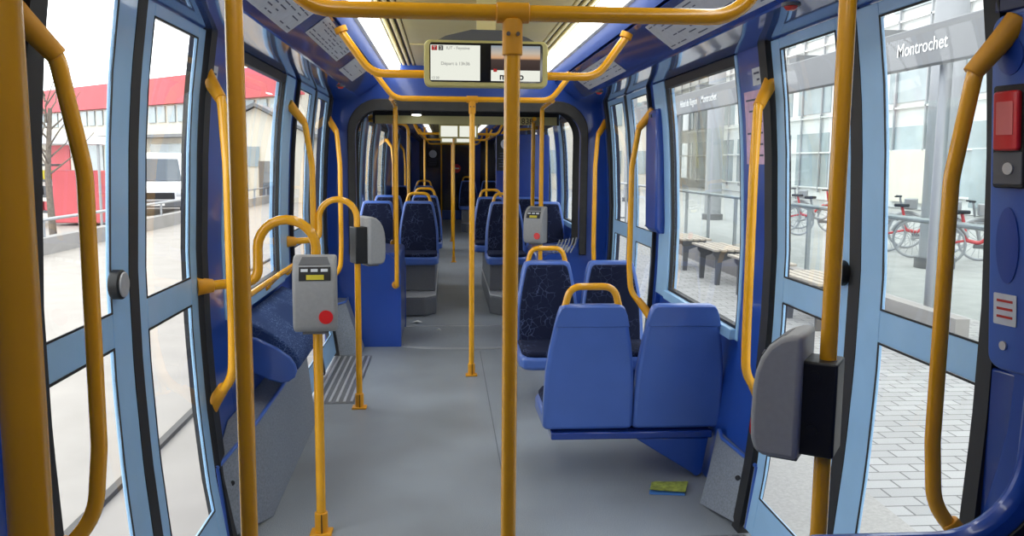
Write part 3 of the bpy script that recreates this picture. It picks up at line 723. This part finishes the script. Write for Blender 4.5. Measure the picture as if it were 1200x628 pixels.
# blue box beside the far right door
eb = thing('equipment_box', 'tall blue box on the right pillar before the far door', 'equipment box', (1.08, 5.2, 1.1))
MB().sweep_y([(1.115, 1.12), (1.09, 1.15), (1.075, 1.86), (1.09, 1.88), (1.122, 1.88), (1.154, 1.12)], 5.14, 5.41).build('cover', M['wallblue'], eb, .012, 3)
MB().box((1.074, 5.27, 1.84), (.012, .05, .02)).build('latch', M['greyd'], eb)
# emergency unit at right edge
U_ = Vector((.2, -.98, 0)); N_ = Vector((-.98, -.2, 0)); o = Vector((1.205, 1.955, 0)); ZL = Vector((-.066, 0, 1))
em = thing('emergency_panel', 'blue pillar cover with red emergency handle at the right edge', 'emergency panel', (1.1, 1.9, .7))
MB().prism(rrect(0, .26, .0, .83, .035), o + ZL * 1.065, U_, ZL, -N_ * .05).build('cover', M['blue'], em, .006, 3)
fz = o + N_ * .001
def em_prism(name, pts, z, d, m, bev=0): return MB().prism(pts, fz + ZL * z, U_, ZL, N_ * d).build(name, m, em, bev)
em_prism('speaker_recess', [(.055 + .036 * math.cos(a), .042 * math.sin(a)) for a in [2 * PI * i / 24 for i in range(24)]], 1.80, .002, M['wallblue'])
em_prism('recess', [(.056 + .032 * math.cos(a), .09 * math.sin(a)) for a in [2 * PI * i / 24 for i in range(24)]], 1.365, .002, M['wallblue'])
em_prism('handle_unit', rrect(.02, .108, 0, .235, .008), 1.50, .012, M['blackpl'], .003)
em_prism('red_handle', rrect(.029, .099, 0, .135, .008), 1.586, .022, M['red'], .004)
em_prism('handle_label', rrect(.040, .086, 0, .075, .003), 1.622, .0235, plain('pale_red_label', (226, 120, 116), .5))
em_prism('key_plate', rrect(.024, .104, 0, .075, .004), 1.508, .014, M['greyd'], .002)
em_prism('keyhole', [(.068 + .014 * math.cos(a), .014 * math.sin(a)) for a in [2 * PI * i / 16 for i in range(16)]], 1.545, .018, M['steel'])
em_prism('sticker', rrect(.02, .085, 0, .075, .003), 1.175, .002, M['paper'])
for i in range(3): em_prism('sticker_line', [(.03, 0), (.075, 0), (.075, .006), (.03, .006)], 1.192 + .019 * i, .003, M['redlens'])
em_prism('bolt', [(.05 + .010 * math.cos(a), .011 * math.sin(a)) for a in [2 * PI * i / 14 for i in range(14)]], 1.125, .005, M['steel'])
lw = MB(); lw.prism([(0, 0), (.26, 0), (.26, 1.05), (0, 1.05)], o + Vector((-.062, .006, .01)), U_, Z, -N_ * .03)
lo = lw.build('lower_cover', M['deepblue'], em, .006)
MB().prism([(0, 0), (.26, 0), (.26, .13), (0, .13)], o + Vector((.012, .01, 0)) + ZL * 1.905, U_, ZL, -N_ * .05).build('upper_cover', M['navy'], em, .004)
# rounded partition at lower right
pt = thing('partition', 'navy partition with a rounded corner at the lower right, closest to the viewer', 'partition', (.8, 1.2, 0))
ro = [(.36, .004), (.36, .985)] + [(.36, .985), (.55, .985)]
cor = [(.57 + .125 * math.sin(a), .985 + .125 - .125 * math.cos(a)) for a in [PI / 2 * i / 10 for i in range(11)]]
ol = [(.36, .004), (.36, .985)] + cor + [(.705, 1.5), (.715, 2.0), (1.06, 2.0), (1.10, 1.8), (1.135, 1.2), (1.11, .5), (1.05, .004)]
MB().prism(ol, (0, 1.19, 0), X, Z, (0, .035, 0)).build('panel', M['wallblue'], pt, .014, 3)
inr = [(.40, .955)] + [(.575 + .155 * math.sin(a), .955 + .155 - .155 * math.cos(a)) for a in [PI / 2 * i / 10 for i in range(11)]]
MB().prism([(.40, .05)] + inr + [(.735, 1.9), (1.03, 1.9), (1.09, 1.2), (1.03, .05)], (0, 1.183, 0), X, Z, (0, .006, 0)).build('black_inset', M['blackpl'], pt, .002)

# pillar notices
def flat_notice(label, sd, y0, y1, z0, z1, m, lines=0):
    t = thing('pillar_notice', label, 'notice', (sd * w((z0 + z1) / 2), (y0 + y1) / 2, z0))
    strip(MB(), sd, y0, y1, z0, z1, -.003, -.0005).build('sheet', m, t)
    mb = MB()
    for i in range(lines):
        zz = z1 - (i + .8) * (z1 - z0) / (lines + .6); strip(mb, sd, y0 + .02, y1 - .02 - .03 * (i % 3), zz - .004, zz + .004, -.0045, -.003)
    if lines: mb.build('print_lines', M['ink'], t)
flat_notice('pink transport map on the pillar past the near right door', 1, 3.50, 3.72, 1.55, 1.86, M['pink'], 6)
flat_notice('small white sticker high on the pillar past the near right door', 1, 3.50, 3.60, 1.88, 1.95, M['paper'], 2)
flat_notice('small grey sticker on the pillar past the near left door', -1, 3.50, 3.60, 1.82, 1.92, M['paper'], 2)
flat_notice('grey sticker on the pillar beside the bulkhead, right', 1, 6.90, 7.02, 1.55, 1.75, M['greyd'], 3)
flat_notice('grey sticker on the pillar beside the bulkhead, left', -1, 6.90, 7.02, 1.55, 1.80, M['greyd'], 3)

# litter
br = thing('brochure', 'crumpled green and yellow brochure lying on the floor', 'brochure', (.88, 3.88, 0))
q = [(.765, 3.86, .002), (.86, 3.985, .004), (.985, 3.965, .022), (.94, 3.81, .004)]; md = [(.81, 3.92, .026), (.965, 3.885, .03)]
def sheet(name, pts, m):
    MB().add(list(pts) + [Vector(p) + Vector((0, 0, .003)) for p in pts], [(0, 1, 2, 3), (7, 6, 5, 4), (0, 4, 5, 1), (1, 5, 6, 2), (2, 6, 7, 3), (3, 7, 4, 0)]).build(name, m, br)
sheet('front_page', [(.765, 3.80, .001), (.79, 3.89, .012), (.95, 3.865, .014), (.93, 3.775, .001)], M['brochureb'])
sheet('cover', [(.77, 3.815, .018), (.80, 3.90, .020), (.975, 3.885, .026), (.935, 3.79, .012)], M['brochure'])
sheet('back_page', [(.80, 3.89, .014), (.83, 3.96, .001), (.99, 3.93, .002), (.96, 3.87, .014)], M['brochure'])
for k, (x, y, a) in enumerate(((-.47, 8.15, .5), (-.255, 7.75, .2))):
    m = MB(); m.add([(x - .05, y, .008), (x, y - .03, .018), (x + .055, y + .01, .008), (x + .01, y + .04, .024), (x, y, .03)], [(0, 1, 4), (1, 2, 4), (2, 3, 4), (3, 0, 4), (0, 3, 2, 1)])
    for v in m.v:
        if k: v.x = x + (v.x - x) * .4; v.y = y + (v.y - y) * .4
    tag(m.build('paper_scrap', M['white']), 'white crumpled paper scrap beside the left seat step' if k == 0 else 'tiny white paper scrap in the aisle on the turntable', 'litter')

# ------------------------------------------------------------------ far section fittings
for y, nm, hx in ((13.2, 'first beyond the gangway', .60), (16.7, 'second beyond the gangway', .60), (21.0, 'last, against the cab wall', .60)):
    t = thing('overhead_bar', f'far yellow overhead bar, {nm}', 'grab bar', (0, y, 1.97), 'overhead yellow grab bars')
    MB().tube(fillet([(-.70, y, 2.17), (-hx, y, 1.97), (hx, y, 1.97), (.70, y, 2.17)], .1), R_, 12).build('tube', M['yellow'], t)
    p = pole(f'far central yellow pole under the overhead bar {nm}', -.07 if y < 20 else -.30, y, 0, 1.95, top=False)
for sd in (-1, 1):
    tag(MB().tube([(sd * .6, 13.2, 1.975), (sd * .6, 16.7, 1.975)], R_, 12).build('overhead_bar', M['yellow']), f'far lengthwise yellow bar linking two overhead bars, {SN[sd]} side', 'grab bar', 'overhead yellow grab bars')
    pole(f'far yellow floor pole below the lengthwise bar, {SN[sd]} side', sd * .60, 16.75, 0, 2.2)
    xx, yy = (.63, 10.2) if sd < 0 else (.585, 12.0)
    tag(MB().tube(fillet([(sd * 1.09, yy, 2.02), (sd * xx, yy, 1.98), (sd * xx, yy, .47 if sd < 0 else .0)], .1), R_, 14).build('grab_pole', M['yellow']), f'yellow pole with bent top beside the seats beyond the gangway, {SN[sd]} side', 'pole')
    handrail(f'far yellow handrail at the second far window, {SN[sd]} side', sd, 13.4, .12)
    handrail(f'farthest yellow handrail near the cab, {SN[sd]} side', sd, 17.2, .14)
for k, y in enumerate((13.0, 16.5)):
    t = thing('information_screen', f'far information screen, {["nearer", "farther"][k]} of two beyond the gangway', 'screen', (0, y, 1.9))
    MB().box((0, y, 2.0), (.58, .07, .21)).build('housing', M['olive'], t, .01)
    for s in (-1, 1): MB().box((s * .14, y - .037, 2.0), (.25, .004, .16)).build('display', M['scr'], t)
    MB().box((0, y, 2.2), (.1, .05, .22)).build('hanger', M['greyd'], t)
ew = thing('wall_end', 'dark glazed cab wall at the far end of the tram', 'wall', (0, YE, 0), kind='structure')
MB().box((0, YE + .05, 1.2), (2.3, .1, 2.4)).build('partition', M['cab'], ew)
MB().box((0, YE - .02, .13), (2.2, .05, .25)).build('sill', M['blue'], ew, .01)
for x in (-1.0, .62): MB().box((x, YE - .01, 1.2), (.22, .04, 2.2)).build('post', M['deepblue'], ew)
ne = thing('no_entry_sign', 'round red no entry sign on the dark cab wall', 'sign', (.09, YE - .02, 1.36))
MB().tube([(.09, YE - .001, 1.37), (.09, YE - .012, 1.37)], .115, 28).build('disc', M['red'], ne)
MB().box((.09, YE - .014, 1.37), (.15, .004, .035)).build('bar', M['white'], ne)
def poster(label, x0, x1, y, z0, z1):
    t = thing('poster', label, 'poster', ((x0 + x1) / 2, y, z0), 'dark posters with a pale disc')
    MB().box(((x0 + x1) / 2, y, (z0 + z1) / 2), (x1 - x0, .008, z1 - z0)).build('sheet', M['blackpl'], t)
    cx = x0 + (x1 - x0) * .52; r = (x1 - x0) * .3; cz = z1 - (z1 - z0) * .24
    MB().tube([(cx, y - .004, cz), (cx, y - .007, cz)], r, 24).build('pale_disc', M['paper'], t)
    for i in range(6):
        zz = z1 - (z1 - z0) * (.5 + .075 * i); MB().box((cx - .01 * (i % 3), y - .0055, zz), ((x1 - x0) * (.7 - .12 * (i % 2)), .003, (z1 - z0) * .025)).build('print_line', M['ink'], t)
poster('dark poster with a pale disc on the far cab wall, left half', -.71, -.37, YE - .03, 1.39, 1.86)
pp = thing('windscreen_panel', 'blue draught screen behind the right seats beyond the gangway', 'draught screen', (.78, 10.85, .5))
MB().prism(rrect(.44, 1.12, .5, 1.90, .04), (0, 10.85, 0), X, Z, (0, .03, 0)).build('panel', M['deepblue'], pp, .005)
poster('dark poster with a pale disc on the right draught screen beyond the gangway', .45, .67, 10.846, 1.44, 1.88)

# ================================================================== outside
# ground
g = MB().box((-30, 25, -.43), (57.6, 130, .1)).build('ground', M['slab'], loc=(0, 0, 0)); tag(g, 'pale paved street left of the tram', 'ground', kind='structure')
g = MB().box((0, 25, -.44), (2.4, 130, .1)).build('ground', M['asphalt'], loc=(0, 0, 0)); tag(g, 'track bed beneath the tram', 'ground', kind='structure')
for k, (x, wd) in enumerate(((-2.12, .05), (-3.6, .04))):
    t = MB().box((x, 25, -.372), (wd, 130, .05)).build('kerb', M['kerb']); tag(t, 'grey kerb line beside the tram, left' if k == 0 else 'second thin grey kerb line farther left', 'kerb', kind='structure')
g = MB().box((3.27, 25, -.16), (4.06, 130, .24)).build('platform', M['paver'], loc=(0, 0, 0)); tag(g, 'grey paved tram platform on the right', 'platform', kind='structure')
t = MB().box((1.54, 25, -.0385), (.64, 130, .006)).build('platform_edge', M['tactile']); tag(t, 'pale tactile strip along the platform edge', 'platform edge', kind='structure')
g = MB().box((35, 25, -.12), (59.4, 130, .1)).build('street', M['asphalt'], loc=(0, 0, 0)); tag(g, 'grey street beyond the platform railing', 'street', kind='structure')
# opposite platform wall with rail (left)
t = thing('platform_wall', 'low grey concrete wall of the opposite platform, left', 'wall', (-8.2, 25, -.38), kind='structure')
MB().box((-8.3, 30, -.21), (.25, 80, .34)).build('wall', M['concrete'], t)
fe = thing('street_railing', 'low grey steel railing above the left concrete wall', 'railing', (-8.2, 20, -.05))
MB().tube([(-8.3, 3, .31), (-8.3, 60, .31)], .035, 8).build('top_rail', M['galv'], fe)
for i in range(24): MB().tube([(-8.3, 3.5 + i * 2.4, -.05), (-8.3, 3.5 + i * 2.4, .31)], .03, 8).build('post', M['galv'], fe)
# red fascia market hall
rb = thing('market_hall', 'long hall with a red fascia and window band behind the left street', 'building', (-26, 68, -.38))
A = Vector((-44, 86, 0)); B_ = Vector((-8.5, 51, 0)); d = (B_ - A); Ln = d.length; d.normalize(); nrm = Vector((-d.y, d.x, 0))
def wallbox(name, s0, s1, z0, z1, off, dep, m, par): MB().prism([(s0, z0), (s1, z0), (s1, z1), (s0, z1)], A - nrm * off, d, Z, nrm * dep).build(name, m, par)
wallbox('wall', 0, Ln, -.38, 6.9, 0, 8, M['plaster'], rb)
wallbox('red_fascia', -.3, Ln + .3, 5.3, 7.1, .5, .5, M['redfac'], rb)
for i in range(36): wallbox('window', .6 + i * 1.36, 1.6 + i * 1.36, 4.1, 5.2, .1, .1, M['facglass'], rb)
wallbox('canopy', 0, Ln, 3.0, 3.2, 1.6, 1.6, M['fascia'], rb)
for i in range(8): wallbox('shop_front', 2 + i * 6, 6.5 + i * 6, -.3, 2.6, .1, .1, M['facglass'] if i % 2 else M['redfac'], rb)
# house seen through the left window
hs = thing('house', 'pale gabled house seen through the left side window', 'building', (-9, 40, -.38))
MB().prism([(-11.2, -.38), (-6.4, -.38), (-6.4, 2.7), (-8.8, 3.9), (-11.2, 2.7)], (0, 40, 0), X, Z, (0, 7, 0)).build('walls', M['plaster'], hs)
MB().prism([(-11.5, 2.6), (-8.8, 3.95), (-6.1, 2.6), (-6.1, 2.75), (-8.8, 4.12), (-11.5, 2.75)], (0, 39.7, 0), X, Z, (0, 7.6, 0)).build('roof', M['fascia'], hs)
for x in (-10.3, -9.0, -7.6): MB().box((x, 39.98, 1.7), (.7, .08, .9)).build('window', M['facglass'], hs)
MB().box((-8.2, 39.97, .55), (1.0, .08, 1.9)).build('door', M['greyd'], hs)
MB().box((-9.9, 39.9, .7), (1.3, .1, .9)).build('sign_board', M['yel_led'], hs)
# van
vn = thing('van', 'white van parked on the left street, facing the tram', 'van', (-12.6, 36, -.38))
vp = [(-.0, .35), (.05, .95), (.75, 1.15), (1.35, 2.0), (1.7, 2.15), (4.8, 2.15), (4.9, .35)]
MB().prism([(a, b_ - .38) for a, b_ in vp], (-13.55, 35, 0), (0, 1, 0), Z, (1.9, 0, 0)).build('body', M['vanw'], vn, .08, 3)
a = Vector((-12.6, 35.76, .80)); 
MB().prism([(-.80, .03), (.80, .03), (.70, .95), (-.70, .95)], (-12.6, 35.72, .77), X, Vector((0, .577, .817)), (0, -.02, .015)).build('windscreen', M['vang'], vn)
MB().box((-12.6, 34.985, .30), (1.1, .04, .22)).build('grille', M['black'], vn, .02)
MB().box((-12.6, 34.97, .02), (1.85, .12, .24)).build('bumper', M['greyd'], vn, .04)
vn.location = (-10.3, 31.0, -.38); vn.rotation_euler = (0, 0, math.radians(17))
for s in (-1, 1):
    MB().box((-12.6 + s * .76, 35.0, .42), (.3, .06, .22)).build('headlight', M['paper'], vn, .02)
    for y in (35.85, 39.0): MB().tube([(-12.6 + s * .72, y, -.05), (-12.6 + s * .96, y, -.05)], .33, 20).build('wheel', M['tyre'], vn, .03)
    MB().box((-12.6 + s * 1.06, 36.0, 1.0), (.16, .1, .3)).build('wing_mirror', M['black'], vn, .02)
MB().box((-12.6, 34.9, .02), (.45, .01, .1)).build('number_plate', M['white'], vn)
# red stall + tree
ms = thing('market_stall', 'red market stall beyond the left railing', 'stall', (-11.2, 26, -.38))
MB().box((-10.75, 26, .45), (1.3, 1.2, 1.5)).build('counter', M['redfac'], ms, .03)
MB().prism([(-1.8, 0), (1.5, 0), (1.4, .22), (-1.7, .22)], (-11.4, 24.9, 1.95), X, Z, (0, 2.2, 0)).build('awning', M['paper'], ms)
for sx in (-13.1, -10.0):
    for sy in (-.8, .9): MB().tube([(sx, 26 + sy, -.38), (sx, 26 + sy, 1.96)], .04, 8).build('post', M['galv'], ms)
for z in (.0, .45, .9, 1.35): MB().box((-12.2, 26, z), (1.4, .7, .06)).build('shelf', M['greyd'], ms)
rnd = random.Random(9)
for z in (.03, .48, .93):
    for k in range(5): MB().box((-12.75 + k * .27, 25.8, z + .14), (.2, .25, .26)).build('crate', M[rnd.choice(['black', 'redfac', 'greyd', 'yel_led'])], ms, .02)
tr = thing('street_tree', 'bare thin tree beside the left railing', 'tree', (-8.6, 19, -.38))
MB().tube([(-8.6, 19, -.38), (-8.65, 19, 1.2), (-8.55, 19.05, 2.6)], .085, 8, .045).build('trunk', M['bark'], tr)
rnd = random.Random(3)
for i in range(16):
    z = 1.2 + i * .11; a = i * 2.4; l = .9 - i * .025
    p0 = Vector((-8.62, 19, z)); p1 = p0 + Vector((math.cos(a) * l * .5, math.sin(a) * l * .5, .35)); p2 = p0 + Vector((math.cos(a + .3) * l, math.sin(a + .3) * l, .9))
    MB().tube([p0, p1, p2], .022, 6, .006).build('branch', M['bark'], tr)

# right: shelter with station sign
sh = thing('tram_shelter', 'grey tram shelter roof and fascia on the right platform', 'shelter', (4.2, 11, -.04))
MB().box((4.06, 11.0, 2.60), (.10, 18, .35)).build('fascia', M['fascia'], sh, .01)
for y in range(2, 21, 2): MB().box((4.9, y + .4, 2.82), (1.7, .22, .10)).build('roof_beam', M['fascia'], sh)
MB().box((5.2, 11, 2.90), (1.2, 18, .05)).build('roof_panel', M['fascia'], sh)
for y in (3.1, 7.6, 12.1, 16.6): MB().tube([(4.35, y, -.04), (4.35, y, 2.69)], .055, 16).build('column', M['galv'], sh)
for k, y in enumerate((9.12, 15.3)):
    text('lettering', 'Hôtel de Région', .168, (4.006, y, 2.545), (0, -1, 0), Z, M['white'], sh, squash=.94, bold=.0006)
    text('lettering', 'Montrochet', .168, (4.006, y - 1.27, 2.545), (0, -1, 0), Z, M['white'], sh, squash=1.0, bold=.0006)
for k in range(6): MB().box((4.32, 3.1 + 2.25 * k + 1.1, 1.2), (.012, 2.1, 1.9)).build('glass_screen', M['shglass'], sh)
rl = thing('platform_railing', 'steel railing along the back of the right platform', 'railing', (4.45, 12, -.04))
MB().tube([(4.45, 1.5, 1.02), (4.45, 30, 1.02)], .028, 10).build('top_rail', M['galv'], rl)
for i in range(20):
    y = 2.2 + i * 1.4
    MB().box((4.45, y, .48), (.05, .035, 1.04)).build('post', M['galv'], rl)
    MB().tube([(4.45, y, .15), (4.30, y, .15)], .018, 8).build('bracket', M['greyd'], rl)
# benches
for k in range(4):
    y = 8.2 + k * 1.55
    t = thing('platform_bench', f'slatted platform bench outside the right window, {["first", "second", "third", "fourth"][k]} from the near end', 'bench', (3.5, y, -.04), 'slatted benches on the right platform')
    for i in range(5): MB().box((3.32 + i * .095, y, .43), (.07, 1.05, .03)).build('slat', M['wood'], t, .006)
    for s in (-.35, .35): MB().prism([(0, 0), (.38, 0), (.38, -.05), (.12, -.14), (.10, -.455), (.04, -.455), (.04, -.1), (0, -.05)], (3.32, y + s - .02, .414), X, Z, (0, .04, 0)).build('support', M['greyd'], t)
bw = MB().box((3.98, 11, .14), (.12, 9, .36)).build('bench_wall', M['concrete']); tag(bw, 'low concrete wall behind the platform benches', 'wall', kind='structure')
# lamp/catenary masts and columns
for k, (x, y) in enumerate(((7.6, 13.0), (7.6, 24.5), (7.6, 7.0), (7.6, 36))):
    t = thing('round_column', f'thick grey round column on the right street, number {["two", "three", "one", "four"][k]} from the near end', 'column', (x, y, -.07), 'grey round columns of the right street')
    MB().tube([(x, y, -.07), (x, y, 9)], .24, 24).build('shaft', M['coltone'], t); MB().tube([(x, y, -.068), (x, y, .1)], .30, 24).build('base', M['greyd'], t)
# bikes
def bike(label, x, y, rz, col):
    t = thing('hire_bicycle', label, 'bicycle', (0, 0, 0), 'bicycles parked across the right street')
    for s in (-.52, .52):
        ring = [(s + .32 * math.cos(a), 0, .34 + .32 * math.sin(a)) for a in [2 * PI * i / 28 for i in range(29)]]
        wh = MB().tube(ring, .022, 8).build('wheel', M['coltone'], t)
        sp = MB()
        for i in range(8): a = PI * i / 8; sp.tube([(s + .31 * math.cos(a), 0, .34 + .31 * math.sin(a)), (s - .31 * math.cos(a), 0, .34 - .31 * math.sin(a))], .005, 5)
        sp.tube([(s, -.04, .34), (s, .04, .34)], .03, 10); sp.build('spokes', M['galv'], wh)
        MB().tube([(s + .37 * math.cos(a), 0, .34 + .37 * math.sin(a)) for a in [math.radians(20 + 140 * i / 10) for i in range(11)]], .03, 8).build('mudguard', M['bikegrey'], t)
    fr = MB(); fr.tube(fillet([(.52, 0, .34), (.42, 0, .75), (.0, 0, .38), (-.18, 0, .42)], .12), .03, 8); fr.tube([(-.18, 0, .40), (-.28, 0, .85)], .025, 8); fr.tube([(-.52, 0, .34), (-.2, 0, .42)], .02, 8); fr.tube([(.42, 0, .75), (.38, 0, 1.0)], .02, 8)
    fr.build('frame', M[col], t)
    MB().box((-.29, 0, .88), (.26, .15, .06)).build('saddle', M['black'], t, .02)
    MB().tube(fillet([(.30, -.26, 1.02), (.40, -.12, 1.02), (.40, .12, 1.02), (.30, .26, 1.02)], .06), .015, 8).build('handlebar', M['black'], t)
    MB().box((.58, 0, .88), (.24, .26, .2)).build('basket', M['bikegrey'], t, .02)
    MB().box((0, 0, .33), (.18, .1, .06)).build('pedal_crank', M['greyd'], t)
    t.location = (x, y, -.07); t.rotation_euler = (0, 0, rz); return t
spots = [(8.3, 21.3, 'grey'), (8.6, 20.1, 'red'), (8.4, 18.9, 'grey'), (8.4, 16.4, 'grey'), (8.6, 15.3, 'red'), (8.5, 14.2, 'grey'), (8.4, 13.1, 'red')]
protos = {'grey': None, 'red': None}
names = ['farthest of the row', 'second from the far end', 'third from the far end', 'middle of the row', 'third from the near end', 'second from the near end', 'nearest of the row']
for (x, y, c), nm in zip(spots, names):
    l = f'{c} hire bicycle parked across the right street, {nm}'
    a = math.radians(-32 + 14 * random.random())
    if protos[c] is None: protos[c] = bike(l, x, y, a, 'bike' + c)
    else: dup(protos[c], (x, y, -.07), a, l)
# glazed building
gb = thing('glazed_building', 'pale glazed office building across the right street', 'building', (17, 26, -.07))
MB().box((20, 30, 5.95), (6, 90, 12)).build('facade', M['facade'], gb)
for fl_ in range(3):
    z0 = .4 + fl_ * 3.4
    for i in range(18):
        y = -8 + i * 4.3
        MB().box((16.98, y, z0 + 1.35), (.06, 3.5, 2.5)).build('glazing', M['facglass'], gb)
for i in range(9): MB().box((16.86, -6 + i * 5.2, 1.15), (.08, 3.0, 1.9)).build('shop_front', M[('facglass', 'leaf', 'facglass', 'plaster')[i % 4]], gb)
mu = MB()
for i in range(36): mu.box((16.9, -9 + i * 2.15, 5.3), (.08, .08, 10))
mu.build('mullion_grid', M['galv'], gb)
tr_ = MB()
for i in range(7): tr_.box((16.9, 28, .5 + i * 1.6), (.08, 76, .07))
tr_.build('transom_grid', M['facade'], gb)
# white building ahead on the right, seen through the side window
wb = thing('stepped_building', 'white building ahead seen through the right side window', 'building', (17, 55, -.07))
MB().box((9.5, 62, 4.9), (8, 20, 10)).build('facade', M['plaster'], wb)
for r in range(3):
    for i in range(4): MB().box((6.4 + i * 1.8, 51.97, 1.6 + r * 2.9), (1.0, .1, 1.4)).build('window', M['facglass'], wb)

# ------------------------------------------------------------------ light
W = bpy.data.worlds.new('sky'); bpy.context.scene.world = W; W.use_nodes = True
bg = W.node_tree.nodes['Background']; bg.inputs['Color'].default_value = (.97, .985, 1, 1); bg.inputs['Strength'].default_value = 3.4

# ------------------------------------------------------------------ camera
yaw, pit, rol = map(math.radians, (4.46, 7.07, .5))
fwv = Vector((math.sin(yaw) * math.cos(pit), math.cos(yaw) * math.cos(pit), -math.sin(pit)))
r0 = Vector((math.cos(yaw), -math.sin(yaw), 0)); u0 = r0.cross(fwv)
rv = r0 * math.cos(rol) + u0 * math.sin(rol); uv = u0 * math.cos(rol) - r0 * math.sin(rol)
cd = bpy.data.cameras.new('camera'); cam = bpy.data.objects.new('camera', cd); C.objects.link(cam)
cam.matrix_world = Matrix(((rv.x, uv.x, -fwv.x, -.19), (rv.y, uv.y, -fwv.y, 0), (rv.z, uv.z, -fwv.z, 1.55), (0, 0, 0, 1)))
cd.sensor_width = 36; cd.lens = 30; cd.clip_start = .02; cd.clip_end = 500
S = bpy.context.scene; S.camera = cam
for o in list(bpy.data.objects):
    if '_o' in o: del o['_o']
S.view_settings.view_transform = 'Standard'; S.view_settings.look = 'None'; S.view_settings.gamma = 1; S.view_settings.exposure = .2
S.view_settings.use_curve_mapping = False
S.cycles.use_denoising = True
S.cycles.max_bounces = 10; S.cycles.diffuse_bounces = 5; S.cycles.glossy_bounces = 4; S.cycles.transparent_max_bounces = 24
S.cycles.sample_clamp_indirect = 8
